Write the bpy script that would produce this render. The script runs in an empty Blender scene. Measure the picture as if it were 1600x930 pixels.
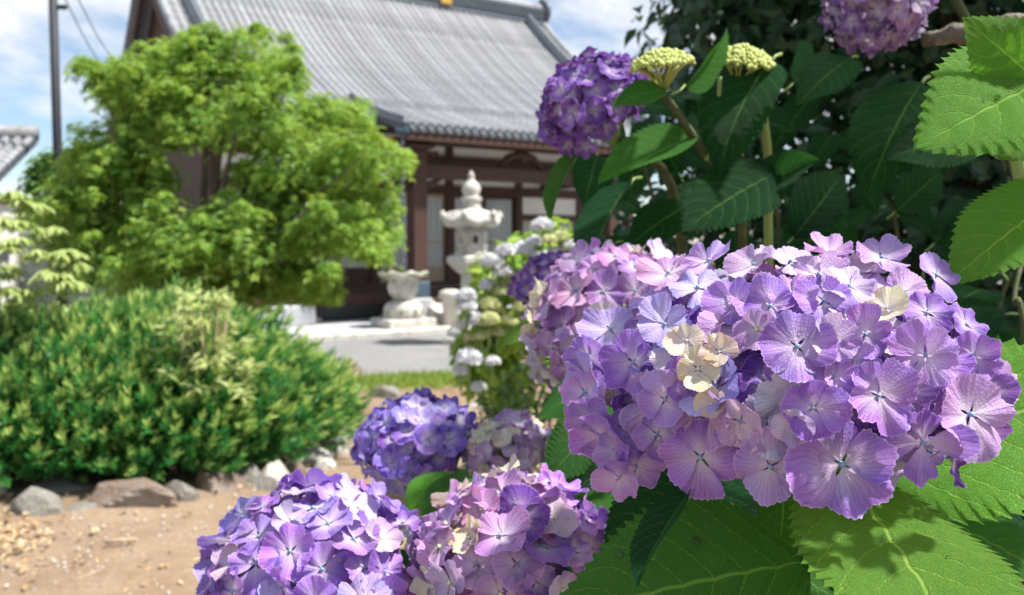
import bpy, math, random
import numpy as np
from mathutils import Vector, Matrix, Quaternion
R = math.radians
sc = bpy.context.scene
col = sc.collection
random.seed(7)
rng = np.random.default_rng(7)

# ------------------------------------------------------------------ camera
CAM_H = 1.4
PITCH = R(3.4)
FPX = 1386.0                      # focal length in pixels of a 1600 px wide picture
cam_d = bpy.data.cameras.new('camera')
cam = bpy.data.objects.new('camera', cam_d); col.objects.link(cam)
cam.location = (0, 0, CAM_H)
cam.rotation_euler = (math.pi/2 - PITCH, 0, 0)
cam_d.sensor_width = 36.0
cam_d.lens = 36.0*FPX/1600
cam_d.clip_start = 0.02; cam_d.clip_end = 3000
cam_d.dof.use_dof = True
cam_d.dof.focus_distance = 0.365
cam_d.dof.aperture_fstop = 16.0
sc.camera = cam

# ------------------------------------------------------------------ sky, sun, exposure
SUN_EL = R(60); SUN_DIR = Vector((0.93, -0.16, 0)).normalized()     # horizontal direction towards the sun
w = bpy.data.worlds.new('World'); sc.world = w; w.use_nodes = True
nt = w.node_tree; nt.nodes.clear()
sky = nt.nodes.new('ShaderNodeTexSky'); sky.sky_type = 'NISHITA'; sky.sun_disc = False
sky.sun_elevation = SUN_EL; sky.sun_rotation = math.atan2(SUN_DIR.x, SUN_DIR.y)
sky.air_density = 1.0; sky.dust_density = 0.3; sky.ozone_density = 2.6
tc = nt.nodes.new('ShaderNodeTexCoord'); mp = nt.nodes.new('ShaderNodeMapping')
mp.inputs['Scale'].default_value = (1, 1, 1.9); mp.inputs['Location'].default_value = (1.32, 0.4, 0.2)
nz = nt.nodes.new('ShaderNodeTexNoise'); nz.inputs['Scale'].default_value = 4.2
nz.inputs['Detail'].default_value = 7; nz.inputs['Roughness'].default_value = 0.56; nz.inputs['Distortion'].default_value = 0.25
rp = nt.nodes.new('ShaderNodeValToRGB')
rp.color_ramp.elements[0].position = 0.43; rp.color_ramp.elements[0].color = (0, 0, 0, 1)
rp.color_ramp.elements[1].position = 0.58; rp.color_ramp.elements[1].color = (1, 1, 1, 1)
mx = nt.nodes.new('ShaderNodeMixRGB'); mx.inputs['Color2'].default_value = (6.7, 6.75, 6.9, 1)
bg = nt.nodes.new('ShaderNodeBackground'); bg.inputs['Strength'].default_value = 0.085
wo = nt.nodes.new('ShaderNodeOutputWorld')
L = nt.links.new
L(tc.outputs['Generated'], mp.inputs['Vector']); L(mp.outputs[0], nz.inputs['Vector']); L(nz.outputs[0], rp.inputs[0])
L(rp.outputs[0], mx.inputs['Fac']); L(sky.outputs[0], mx.inputs['Color1']); L(mx.outputs[0], bg.inputs['Color']); L(bg.outputs[0], wo.inputs[0])
sun_d = bpy.data.lights.new('sun', 'SUN'); sun_d.energy = 5.0; sun_d.angle = R(3); sun_d.color = (1.0, 0.95, 0.86)
sun = bpy.data.objects.new('sun', sun_d); col.objects.link(sun)
to_sun = SUN_DIR*math.cos(SUN_EL) + Vector((0, 0, math.sin(SUN_EL)))
sun.rotation_euler = to_sun.to_track_quat('Z', 'Y').to_euler(); sun.location = (0, 0, 30)
sc.view_settings.view_transform = 'Standard'; sc.view_settings.look = 'None'
sc.view_settings.exposure = 0.92; sc.view_settings.gamma = 1.0; sc.view_settings.use_curve_mapping = False
sc.cycles.max_bounces = 8; sc.cycles.transmission_bounces = 6; sc.cycles.diffuse_bounces = 4
sc.cycles.use_denoising = True

# ------------------------------------------------------------------ helpers
CP, SP = math.cos(PITCH), math.sin(PITCH)
def pix(px, py, Z):
    """world point seen at photo pixel (px,py), Z metres in front of the camera"""
    x = (px-800)/FPX*Z; v = (465-py)/FPX*Z
    return Vector((x, Z*CP + v*SP, CAM_H - Z*SP + v*CP))
def gnd(px, py, z=0.0):
    a = pix(px, py, 1.0) - Vector((0, 0, CAM_H)); t = (z-CAM_H)/a.z
    return Vector((0, 0, CAM_H)) + a*t
def proj(p):
    q = Vector(p) - Vector((0, 0, CAM_H)); Z = q.y*CP - q.z*SP; v = q.y*SP + q.z*CP
    return 800 + FPX*q.x/Z, 465 - FPX*v/Z, Z
def tag(o, label=None, cat=None, group=None, kind=None):
    if label: o['label'] = label
    if cat: o['category'] = cat
    if group: o['group'] = group
    if kind: o['kind'] = kind
    return o
def empty(name, loc=(0, 0, 0), rz=0.0):
    o = bpy.data.objects.new(name, None); col.objects.link(o); o.empty_display_size = 0.1
    o.location = loc; o.rotation_euler = (0, 0, rz); return o
def link(name, me, parent=None, loc=(0, 0, 0)):
    o = bpy.data.objects.new(name, me); col.objects.link(o); o.location = loc
    if parent: o.parent = parent
    return o
def np_mesh(name, verts, faces_flat, loop_tot, mats, smooth=True):
    me = bpy.data.meshes.new(name)
    nv = len(verts); nl = len(faces_flat); nf = len(loop_tot)
    me.vertices.add(nv); me.vertices.foreach_set('co', np.asarray(verts, np.float32).ravel())
    me.loops.add(nl); me.loops.foreach_set('vertex_index', np.asarray(faces_flat, np.int32))
    me.polygons.add(nf)
    ls = np.concatenate(([0], np.cumsum(loop_tot)[:-1])).astype(np.int32)
    me.polygons.foreach_set('loop_start', ls); me.polygons.foreach_set('loop_total', np.asarray(loop_tot, np.int32))
    me.polygons.foreach_set('use_smooth', np.full(nf, smooth))
    me.update(calc_edges=True); me.validate()
    for m in (mats if isinstance(mats, (list, tuple)) else [mats]): me.materials.append(m)
    return me

class MB:
    def __init__(s): s.v = []; s.f = []; s.m = []; s.sm = []
    def add(s, vs, fs, mat=0, smooth=False):
        b = len(s.v); s.v += [tuple(v) for v in vs]
        for f in fs: s.f.append([b+i for i in f]); s.m.append(mat); s.sm.append(smooth)
        return s
    def box(s, x0, x1, y0, y1, z0, z1, bev=0.0, mat=0):
        if bev <= 0:
            vs = [(x, y, z) for z in (z0, z1) for y in (y0, y1) for x in (x0, x1)]
            return s.add(vs, [(0, 2, 3, 1), (4, 5, 7, 6), (0, 1, 5, 4), (2, 6, 7, 3), (0, 4, 6, 2), (1, 3, 7, 5)], mat)
        b = min(bev, (x1-x0)/2.01, (y1-y0)/2.01, (z1-z0)/2.01)
        def ring(i, z): return [(x0+i, y0+b if 0 else y0+i, z)]
        def loop(i, z):
            X0, X1, Y0, Y1 = x0+i, x1-i, y0+i, y1-i
            return [(X0+b, Y0, z), (X1-b, Y0, z), (X1, Y0+b, z), (X1, Y1-b, z), (X1-b, Y1, z), (X0+b, Y1, z), (X0, Y1-b, z), (X0, Y0+b, z)]
        vs = loop(b*.9, z0) + loop(0, z0+b) + loop(0, z1-b) + loop(b*.9, z1)
        fs = [tuple(range(7, -1, -1)), tuple(range(24, 32))]
        for k in range(3):
            for i in range(8): j = (i+1) % 8; fs.append((k*8+i, k*8+j, k*8+8+j, k*8+8+i))
        return s.add(vs, fs, mat)
    def lathe(s, prof, n=20, c=(0, 0, 0), mat=0, smooth=True, fn=None):
        vs = []; fs = []
        for r, z in prof:
            for i in range(n):
                a = 2*math.pi*i/n; rr = r; zz = z
                if fn: rr, zz = fn(r, z, a)
                vs.append((c[0]+rr*math.cos(a), c[1]+rr*math.sin(a), c[2]+zz))
        for k in range(len(prof)-1):
            for i in range(n): j = (i+1) % n; fs.append((k*n+i, k*n+j, (k+1)*n+j, (k+1)*n+i))
        fs.append(tuple(range(n-1, -1, -1))); fs.append(tuple((len(prof)-1)*n+i for i in range(n)))
        return s.add(vs, fs, mat, smooth)
    def tube(s, pts, rad, n=8, mat=0, smooth=True):
        pts = [Vector(p) for p in pts]; vs = []; fs = []
        for k, p in enumerate(pts):
            t = (pts[min(k+1, len(pts)-1)] - pts[max(k-1, 0)]).normalized()
            u = t.orthogonal().normalized() if k == 0 else (u - t*u.dot(t)).normalized()
            v = t.cross(u); r = rad[k] if isinstance(rad, (list, tuple)) else rad
            for i in range(n):
                a = 2*math.pi*i/n; vs.append(p + (u*math.cos(a) + v*math.sin(a))*r)
        for k in range(len(pts)-1):
            for i in range(n): j = (i+1) % n; fs.append((k*n+i, k*n+j, (k+1)*n+j, (k+1)*n+i))
        fs.append(tuple(range(n-1, -1, -1))); fs.append(tuple((len(pts)-1)*n+i for i in range(n)))
        return s.add(vs, fs, mat, smooth)
    def mesh(s, name, mats):
        me = bpy.data.meshes.new(name); me.from_pydata(s.v, [], s.f)
        for m in (mats if isinstance(mats, (list, tuple)) else [mats]): me.materials.append(m)
        me.polygons.foreach_set('material_index', s.m); me.polygons.foreach_set('use_smooth', s.sm); me.update(); return me
    def build(s, name, mats, parent=None, loc=(0, 0, 0)): return link(name, s.mesh(name, mats), parent, loc)

# ------------------------------------------------------------------ materials
def new_mat(name):
    m = bpy.data.materials.new(name); m.use_nodes = True; nt = m.node_tree; nt.nodes.clear()
    out = nt.nodes.new('ShaderNodeOutputMaterial'); return m, nt, out
def nd(nt, t, **kw):
    n = nt.nodes.new('ShaderNode'+t)
    for k, v in kw.items():
        if k.startswith('_'): setattr(n, k[1:], v)
        else:
            s = n.inputs[int(k[1:])] if k[0] == 'i' and k[1:].isdigit() else n.inputs[k.replace('__', ' ')]
            if hasattr(v, 'is_output'): nt.links.new(v, s)
            else: s.default_value = v
    return n
def math_(nt, op, a, b=0.0, c=0.0):
    n = nt.nodes.new('ShaderNodeMath'); n.operation = op
    for i, v in enumerate((a, b, c)):
        if hasattr(v, 'is_output'): nt.links.new(v, n.inputs[i])
        else: n.inputs[i].default_value = v
    return n.outputs[0]
def mix(nt, f, a, b, typ='MIX'):
    n = nt.nodes.new('ShaderNodeMixRGB'); n.blend_type = typ
    for i, v in enumerate((f, a, b)):
        if hasattr(v, 'is_output'): nt.links.new(v, n.inputs[i])
        else: n.inputs[i].default_value = v if i == 0 else (tuple(v)+(1,))[:4]
    return n.outputs[0]
def ramp(nt, f, p0, p1, c0=(0, 0, 0), c1=(1, 1, 1)):
    n = nt.nodes.new('ShaderNodeValToRGB'); e = n.color_ramp.elements
    e[0].position = p0; e[1].position = p1; e[0].color = tuple(c0)+(1,); e[1].color = tuple(c1)+(1,)
    nt.links.new(f, n.inputs[0]); return n.outputs[0]
def rough_mat(name, c1, c2, scale=6.0, rough=0.85, bump=0.3, c3=None, s3=1.5, p3=(.52, .62), spec=0.3, dist=0.01, fine=60.0, objvar=0.0):
    """two-tone mottled surface with fine grain and optional patches of a third colour"""
    m, nt, out = new_mat(name)
    t = nd(nt, 'TexCoord').outputs['Object']
    n1 = nd(nt, 'TexNoise', Vector=t, Scale=scale, Detail=8.0, Roughness=.65).outputs[0]
    c = mix(nt, ramp(nt, n1, .35, .65), c1, c2)
    n2 = nd(nt, 'TexNoise', Vector=t, Scale=fine, Detail=4.0).outputs[0]
    c = mix(nt, .35, c, mix(nt, ramp(nt, n2, .3, .7), tuple(x*.55 for x in c1), tuple(min(1, x*1.35) for x in c2)))
    if c3:
        n3 = nd(nt, 'TexNoise', Vector=t, Scale=s3, Detail=6.0, Roughness=.7).outputs[0]
        c = mix(nt, ramp(nt, n3, *p3), c, c3)
    if objvar:
        rv = math_(nt, 'MULTIPLY_ADD', nd(nt, 'ObjectInfo').outputs['Random'], 2*objvar, 1-objvar)
        c = mix(nt, 1.0, c, nd(nt, 'CombineXYZ', X=rv, Y=rv, Z=rv).outputs[0], 'MULTIPLY')
    b = nd(nt, 'Bump', Strength=bump, Distance=dist, Height=math_(nt, 'ADD', n1, math_(nt, 'MULTIPLY', n2, .4)))
    p = nd(nt, 'BsdfPrincipled', Base__Color=c, Roughness=rough, Normal=b.outputs[0]); p.inputs['Specular IOR Level'].default_value = spec
    nt.links.new(p.outputs[0], out.inputs[0]); return m
def wood_mat(name, c1, c2, axis=2, rough=.7):
    m, nt, out = new_mat(name)
    t = nd(nt, 'TexCoord').outputs['Object']
    s = [14, 14, 14]; s[axis] = .8
    mp = nd(nt, 'Mapping', Vector=t, Scale=tuple(s)).outputs[0]
    n1 = nd(nt, 'TexNoise', Vector=mp, Scale=2.0, Detail=6.0).outputs[0]
    c = mix(nt, ramp(nt, n1, .3, .7), c1, c2)
    b = nd(nt, 'Bump', Strength=.25, Distance=.01, Height=n1)
    p = nd(nt, 'BsdfPrincipled', Base__Color=c, Roughness=rough, Normal=b.outputs[0])
    nt.links.new(p.outputs[0], out.inputs[0]); return m
def simple_mat(name, c, rough=.6, metal=0.0, var=.15):
    m, nt, out = new_mat(name)
    t = nd(nt, 'TexCoord').outputs['Object']
    n1 = nd(nt, 'TexNoise', Vector=t, Scale=9.0, Detail=6.0).outputs[0]
    c = mix(nt, n1, tuple(x*(1-var) for x in c), tuple(min(1, x*(1+var)) for x in c))
    p = nd(nt, 'BsdfPrincipled', Base__Color=c, Roughness=rough, Metallic=metal)
    nt.links.new(p.outputs[0], out.inputs[0]); return m

def foliage_mat(name, ca, cb, ct, trans=.35, rough=.45, tip=None):
    """leaf cloud: each leaf (mesh island) its own green; optional attribute 'tip' carries the young-growth colour"""
    m, nt, out = new_mat(name)
    r = nd(nt, 'NewGeometry').outputs['Random Per Island']
    c = mix(nt, r, ca, cb)
    if tip:
        a = nd(nt, 'Attribute'); a.attribute_name = 'tip'
        c = mix(nt, a.outputs['Fac'], c, tip); ctn = mix(nt, a.outputs['Fac'], ct, tuple(min(1, x*1.3) for x in tip))
    else: ctn = mix(nt, r, ct, tuple(x*.7 for x in ct))
    p = nd(nt, 'BsdfPrincipled', Base__Color=c, Roughness=rough); p.inputs['Specular IOR Level'].default_value = .35
    tr = nd(nt, 'BsdfTranslucent', Color=ctn)
    ms = nd(nt, 'MixShader', Fac=trans, i1=p.outputs[0], i2=tr.outputs[0])
    nt.links.new(ms.outputs[0], out.inputs[0]); return m

def hyd_leaf_mat():
    m, nt, out = new_mat('hydrangea_leaf')
    uv = nd(nt, 'UVMap').outputs[0]; s = nd(nt, 'SeparateXYZ', Vector=uv)
    t, u = s.outputs[0], s.outputs[1]                       # t along midrib 0..1, u across -1..1 (stored /2+.5)
    u = math_(nt, 'MULTIPLY_ADD', u, 2.0, -1.0); au = math_(nt, 'ABSOLUTE', u)
    tcn = nd(nt, 'TexCoord').outputs['Object']
    wob = math_(nt, 'MULTIPLY_ADD', nd(nt, 'TexNoise', Vector=tcn, Scale=60.0, Detail=2.0).outputs[0], .03, -.015)
    ph = math_(nt, 'MULTIPLY', math_(nt, 'SUBTRACT', math_(nt, 'ADD', t, wob), math_(nt, 'MULTIPLY', math_(nt, 'POWER', au, 1.25), .26)), 8.5)
    fr = math_(nt, 'ABSOLUTE', math_(nt, 'SUBTRACT', math_(nt, 'FRACT', ph), .5))      # .5 on a vein
    side = ramp(nt, fr, .455, .492)
    mid = ramp(nt, au, .012, .035, (1, 1, 1), (0, 0, 0))
    vor = nd(nt, 'TexVoronoi', Vector=tcn, Scale=230.0, _feature='DISTANCE_TO_EDGE').outputs[0]
    net = ramp(nt, vor, .02, .11, (1, 1, 1), (0, 0, 0))
    vor2 = nd(nt, 'TexVoronoi', Vector=tcn, Scale=95.0, _feature='DISTANCE_TO_EDGE').outputs[0]
    net2 = ramp(nt, vor2, .01, .06, (1, 1, 1), (0, 0, 0))
    vein = math_(nt, 'MAXIMUM', mid, math_(nt, 'MULTIPLY', side, .75))
    vein = math_(nt, 'MAXIMUM', vein, math_(nt, 'MULTIPLY', net2, .50))
    vein_c = math_(nt, 'MAXIMUM', vein, math_(nt, 'MULTIPLY', net, .12))
    oc = nd(nt, 'ObjectInfo').outputs['Color']
    n1 = nd(nt, 'TexNoise', Vector=tcn, Scale=26.0, Detail=5.0).outputs[0]
    base = mix(nt, math_(nt, 'MULTIPLY', ramp(nt, n1, .35, .7), .5), oc, mix(nt, 1.0, oc, (1.35, 1.12, .8), 'MULTIPLY'))
    c = mix(nt, math_(nt, 'MULTIPLY', vein_c, .90), base, mix(nt, .38, mix(nt, 1.0, oc, (2.6, 2.0, 2.0), 'MULTIPLY'), (.30, .42, .12)))
    blemish = ramp(nt, nd(nt, 'TexNoise', Vector=tcn, Scale=70.0, Detail=3.0).outputs[0], .72, .78)
    c = mix(nt, math_(nt, 'MULTIPLY', blemish, .5), c, (.10, .07, .02))
    h = math_(nt, 'ADD', math_(nt, 'MULTIPLY', vein, -.8), math_(nt, 'MULTIPLY', math_(nt, 'MINIMUM', vor, .2), .9))
    b = nd(nt, 'Bump', Strength=.8, Distance=.003, Height=h)
    p = nd(nt, 'BsdfPrincipled', Base__Color=c, Roughness=.45, Normal=b.outputs[0]); p.inputs['Specular IOR Level'].default_value = .11
    tcol = mix(nt, 1.0, mix(nt, 1.0, c, (1.7, 2.2, .9), 'MULTIPLY'), (0, .02, 0), 'ADD')
    tr = nd(nt, 'BsdfTranslucent', Color=tcol, Normal=b.outputs[0])
    ms = nd(nt, 'MixShader', Fac=.36, i1=p.outputs[0], i2=tr.outputs[0])
    nt.links.new(ms.outputs[0], out.inputs[0]); return m

def petal_mat():
    m, nt, out = new_mat('hydrangea_sepal')
    uv = nd(nt, 'UVMap').outputs[0]; s = nd(nt, 'SeparateXYZ', Vector=uv)
    u, v = s.outputs[0], s.outputs[1]
    oi = nd(nt, 'ObjectInfo'); oc = oi.outputs['Color']; rnd = oi.outputs['Random']
    isl = nd(nt, 'NewGeometry').outputs['Random Per Island']
    tcn = nd(nt, 'TexCoord').outputs['Object']
    off = nd(nt, 'VectorMath', i0=tcn, i1=nd(nt, 'CombineXYZ', X=math_(nt, 'MULTIPLY', rnd, 37.0), Y=math_(nt, 'MULTIPLY', isl, 11.0)).outputs[0]).outputs[0]
    n1 = nd(nt, 'TexNoise', Vector=off, Scale=1.7, Detail=4.0).outputs[0]
    # pale throat -> coloured rim
    k = ramp(nt, math_(nt, 'ADD', v, math_(nt, 'MULTIPLY_ADD', n1, .6, -.30)), .10, .92)
    pale = mix(nt, .22, (.84, .76, .82), oc)
    c = mix(nt, k, pale, oc)
    # rosier and bluer patches, each sepal its own tint
    pink = mix(nt, 1.0, oc, (1.14, .95, .96), 'MULTIPLY'); blue = mix(nt, 1.0, oc, (.84, .94, 1.06), 'MULTIPLY')
    n2 = nd(nt, 'TexNoise', Vector=off, Scale=1.1, Detail=2.0).outputs[0]
    tint = mix(nt, ramp(nt, math_(nt, 'ADD', n2, math_(nt, 'MULTIPLY_ADD', isl, .5, -.25)), .35, .65), pink, blue)
    c = mix(nt, math_(nt, 'MULTIPLY', k, .75), c, tint)
    shadec = mix(nt, 1.0, oc, (.58, .42, .74), 'MULTIPLY')  # shade on some sepals put into the colour as darker violet
    c = mix(nt, math_(nt, 'MULTIPLY', math_(nt, 'MULTIPLY', ramp(nt, math_(nt, 'FRACT', math_(nt, 'MULTIPLY_ADD', isl, 17.0, math_(nt, 'MULTIPLY', rnd, 9.0))), .62, .80), k), .60), c, shadec)
    # branching veins fan out from the throat
    nw = math_(nt, 'MULTIPLY_ADD', nd(nt, 'TexNoise', Vector=off, Scale=2.2, Detail=3.0).outputs[0], .16, -.08)
    vv = math_(nt, 'ABSOLUTE', math_(nt, 'SINE', math_(nt, 'MULTIPLY', math_(nt, 'ADD', u, nw), 46.0)))
    line = ramp(nt, vv, .0, .33, (1, 1, 1), (0, 0, 0))
    c = mix(nt, math_(nt, 'MULTIPLY', math_(nt, 'MULTIPLY', line, v), .28), c, mix(nt, 1.0, oc, (.62, .5, .78), 'MULTIPLY'))
    c = mix(nt, math_(nt, 'MULTIPLY', ramp(nt, v, .955, .995), .45), c, (.72, .62, .86))          # thin pale margin
    grain = nd(nt, 'TexNoise', Vector=off, Scale=16.0, Detail=3.0).outputs[0]
    h = math_(nt, 'ADD', math_(nt, 'MULTIPLY', line, -.5), math_(nt, 'MULTIPLY', grain, .8))
    b = nd(nt, 'Bump', Strength=.55, Distance=.0011, Height=h)
    p = nd(nt, 'BsdfPrincipled', Base__Color=c, Roughness=.55, Normal=b.outputs[0]); p.inputs['Specular IOR Level'].default_value = .25
    tr = nd(nt, 'BsdfTranslucent', Color=c, Normal=b.outputs[0])
    ms = nd(nt, 'MixShader', Fac=.34, i1=p.outputs[0], i2=tr.outputs[0])
    nt.links.new(ms.outputs[0], out.inputs[0]); return m

def glass_mat():
    m, nt, out = new_mat('door_glass')
    t = nd(nt, 'TexCoord').outputs['Object']
    n1 = nd(nt, 'TexNoise', Vector=t, Scale=1.2, Detail=2.0).outputs[0]
    c = mix(nt, n1, (.26, .31, .35), (.42, .47, .51))
    p = nd(nt, 'BsdfPrincipled', Base__Color=c, Roughness=.12); p.inputs['Specular IOR Level'].default_value = .6
    nt.links.new(p.outputs[0], out.inputs[0]); return m

M = {}
M['hleaf'] = hyd_leaf_mat(); M['petal'] = petal_mat(); M['glass'] = glass_mat()
M['bead_blue'] = simple_mat('bead_blue', (.20, .34, .52), .5)
M['bead_cream'] = simple_mat('bead_cream', (.62, .68, .36), .45)
M['stalk'] = simple_mat('pale_green_stalk', (.20, .30, .09), .5, var=.3)
M['cane'] = rough_mat('brown_cane', (.045, .060, .025), (.085, .095, .04), 30, .8)
M['bud'] = simple_mat('green_bud', (.38, .44, .12), .55, var=.3)
M['earth'] = rough_mat('bare_earth', (.20, .145, .10), (.285, .212, .15), 1.6, .95, .5, c3=(.19, .125, .08), s3=1.1, p3=(.48, .66), fine=55.0, spec=.1)
M['paving'] = rough_mat('grey_paving', (.17, .17, .175), (.235, .235, .235), 1.1, .9, .2, fine=45.0)
M['granite'] = rough_mat('pale_granite', (.44, .42, .39), (.58, .56, .52), 7, .85, .45, c3=(.24, .23, .19), s3=4, p3=(.50, .70), fine=120)
M['granite_moss'] = rough_mat('mossy_granite', (.42, .41, .37), (.55, .54, .49), 7, .9, .4, c3=(.16, .18, .09), s3=4, p3=(.5, .62), fine=110)
M['step_stone'] = rough_mat('grey_step_stone', (.36, .37, .40), (.46, .47, .49), 4, .85, .2)
M['rock'] = rough_mat('field_rock', (.14, .13, .115), (.27, .255, .23), 4, .9, .7, c3=(.13, .15, .08), s3=2.5, p3=(.56, .70), dist=.03)
M['rock_pale'] = rough_mat('pale_rock', (.42, .40, .37), (.55, .53, .50), 5, .9, .5, c3=(.25, .24, .22), s3=4, dist=.02)
M['rock_brown'] = rough_mat('brown_rock', (.125, .092, .074), (.24, .18, .145), 3, .9, .6, c3=(.28, .25, .22), s3=2.0, dist=.03)
M['tile'] = rough_mat('grey_roof_tile', (.235, .245, .27), (.33, .34, .365), 2.2, .5, .2, c3=(.17, .18, .195), s3=1.6, p3=(.48, .66), spec=.5, objvar=.16)
M['pan_shaded'] = rough_mat('shaded_pan_tile', (.15, .155, .17), (.21, .215, .23), 2.5, .6, .2, c3=(.12, .125, .13), s3=1.0, p3=(.5, .7))  # darker than the rows: shade between the ribs put into the colour
M['tile_dark'] = rough_mat('dark_roof_tile', (.075, .095, .12), (.13, .15, .18), 3, .5, .2, spec=.5)
M['wood'] = wood_mat('dark_brown_timber', (.040, .016, .011), (.075, .032, .020))
M['wood_h'] = wood_mat('dark_brown_beam', (.040, .016, .011), (.075, .032, .020), 0)
M['wood_black'] = wood_mat('shaded_rafter_timber', (.035, .020, .014), (.06, .032, .02), 1)
M['wood_pale'] = wood_mat('weathered_pale_timber', (.32, .24, .15), (.42, .32, .21))
M['plaster'] = rough_mat('white_plaster', (.72, .71, .66), (.80, .79, .75), 3, .9, .1)
M['copper'] = simple_mat('blue_grey_copper', (.06, .10, .135), .6, .3)
M['gold'] = simple_mat('gilt_plate', (.65, .40, .08), .35, .6)
M['steel_pole'] = simple_mat('dark_painted_steel', (.022, .027, .038), .7)
M['wire'] = simple_mat('black_wire', (.02, .02, .022), .6)
M['block'] = rough_mat('grey_block', (.30, .31, .32), (.38, .39, .40), 5, .9, .2)
M['bark'] = rough_mat('rough_bark', (.09, .07, .05), (.17, .14, .11), 14, .95, .9, c3=(.30, .32, .26), s3=9, p3=(.56, .66), dist=.02)
M['lichen_bark'] = rough_mat('lichened_bark', (.10, .085, .07), (.20, .18, .15), 90, .95, .9, c3=(.38, .40, .33), s3=70, p3=(.50, .60), dist=.006, fine=400)
M['twig'] = rough_mat('dry_twig', (.35, .26, .17), (.48, .38, .27), 20, .9, .3)
M['maple'] = foliage_mat('maple_leaf', (.070, .23, .040), (.34, .50, .085), (.46, .62, .08), .40)
M['yew'] = foliage_mat('yew_needle', (.018, .13, .030), (.045, .215, .045), (.07, .32, .05), .26, tip=(.42, .54, .15))
M['pale_shrub'] = foliage_mat('pale_shrub_leaf', (.34, .45, .13), (.50, .58, .24), (.50, .62, .18), .35)
M['feather'] = foliage_mat('feathery_leaf', (.42, .50, .17), (.54, .60, .27), (.55, .65, .25), .35)
M['evergreen'] = foliage_mat('evergreen_leaf', (.010, .042, .018), (.020, .070, .026), (.04, .15, .03), .18, .38)
M['azalea'] = foliage_mat('azalea_leaf', (.03, .085, .02), (.05, .13, .03), (.09, .24, .03), .25)
M['whiteleaf'] = foliage_mat('young_hydrangea_leaf', (.16, .32, .05), (.36, .50, .08), (.42, .6, .08), .35)
M['bgtree'] = foliage_mat('far_tree_leaf', (.07, .17, .03), (.12, .25, .05), (.18, .38, .05), .3)
M['grass'] = foliage_mat('grass_blade', (.22, .33, .06), (.33, .42, .10), (.4, .5, .08), .3)
M['litter'] = foliage_mat('fallen_leaf', (.42, .26, .13), (.58, .47, .30), (.4, .25, .1), .15)
M['whiteflower'] = foliage_mat('white_flower', (.72, .75, .82), (.86, .86, .86), (.7, .7, .75), .25)
M['limeflower'] = foliage_mat('lime_flower', (.60, .66, .28), (.74, .75, .48), (.6, .66, .3), .25)

# ------------------------------------------------------------------ leaf clouds
def tmpl_leaf(wd=.42, fold=.12):     # pointed leaf, length 1 along x
    v = np.array([(0, 0, 0), (.35, wd, fold), (.35, 0, 0), (.35, -wd, fold), (.75, wd*.62, fold*.4), (.75, 0, -.05), (.75, -wd*.62, fold*.4), (1.1, 0, -.16)], float)
    return v, [(0, 2, 1), (0, 3, 2), (2, 5, 4, 1), (3, 6, 5, 2), (5, 7, 4), (6, 7, 5)]
def tmpl_maple():
    vs = [(0, 0, 0)]; fs = []
    for k, (a, l) in enumerate(((-110, .6), (-52, .92), (0, 1.05), (52, .92), (110, .6))):
        a = R(a); ca, sa = math.cos(a), math.sin(a); b = len(vs)
        for (x, y, z) in ((.5*l, .17*l, .05), (l, 0, -.13), (.5*l, -.17*l, .05)): vs.append((x*ca-y*sa, x*sa+y*ca, z))
        fs.append((0, b+2, b+1, b))
    return np.array(vs, float), fs
def tmpl_needles(n=13, seed=0):      # a leafy shoot along +z, young tip on top
    r = random.Random(seed); vs = []; fs = []; tip = []
    for k in range(n):
        f = (k+.5)/n; a = k*2.4; z = f*.9; out = .30*(1-.45*f); up = .16+.30*f
        c, s = math.cos(a), math.sin(a); wq = .045
        p0 = np.array((0, 0, z)); p1 = np.array((c*out, s*out, z+up)); sd = np.array((-s, c, 0))*wq
        b = len(vs); vs += [p0-sd*.6, p0+sd*.6, (p0+p1)/2+sd*1.2, p1, (p0+p1)/2-sd*1.2]; fs.append((b, b+1, b+2, b+3, b+4))
        tip += [min(1, max(0, (f-.5)/.3))]*5
    return np.array(vs, float), fs, np.array(tip)
def cloud_mesh(name, pos, nrm, size, tm, mat, along=None, tipv=None, tipscale=None):
    """one mesh of many leaves; nrm = leaf normal (template z), along = wished direction of template x"""
    tv, tf = tm[0], tm[1]; N = len(pos)
    nrm = nrm/np.maximum(np.linalg.norm(nrm, axis=1, keepdims=True), 1e-9)
    a = rng.normal(size=(N, 3)) if along is None else along
    x = a - nrm*np.sum(a*nrm, 1, keepdims=True); x /= np.maximum(np.linalg.norm(x, axis=1, keepdims=True), 1e-9)
    y = np.cross(nrm, x)
    V = pos[:, None] + size[:, None, None]*(tv[None, :, 0:1]*x[:, None] + tv[None, :, 1:2]*y[:, None] + tv[None, :, 2:3]*nrm[:, None])
    m = len(tv); V = V.reshape(-1, 3)
    ff = np.concatenate([np.array(f) for f in tf]); lt = np.array([len(f) for f in tf])
    F = (np.arange(N)[:, None]*m + ff[None]).ravel()
    me = np_mesh(name, V, F, np.tile(lt, N), mat, smooth=False)
    if tipv is not None:
        at = me.attributes.new('tip', 'FLOAT', 'POINT')
        t = np.tile(tipv, N) if tipscale is None else (tipv[None]*tipscale[:, None]).ravel()
        at.data.foreach_set('value', t.astype(np.float32))
    return me
def blob_pts(n, c, r, up=.5, shell=.55):
    """points in an ellipsoid, thicker towards its skin, normals outward mixed with up"""
    d = rng.normal(size=(n, 3)); d /= np.linalg.norm(d, axis=1, keepdims=True)
    f = shell + (1-shell)*rng.random((n, 1))**.6
    p = np.array(c) + d*f*np.array(r)
    nn = d/np.array(r)*min(r) + np.array((0, 0, up)) + rng.normal(size=(n, 3))*.35
    return p, nn

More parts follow.
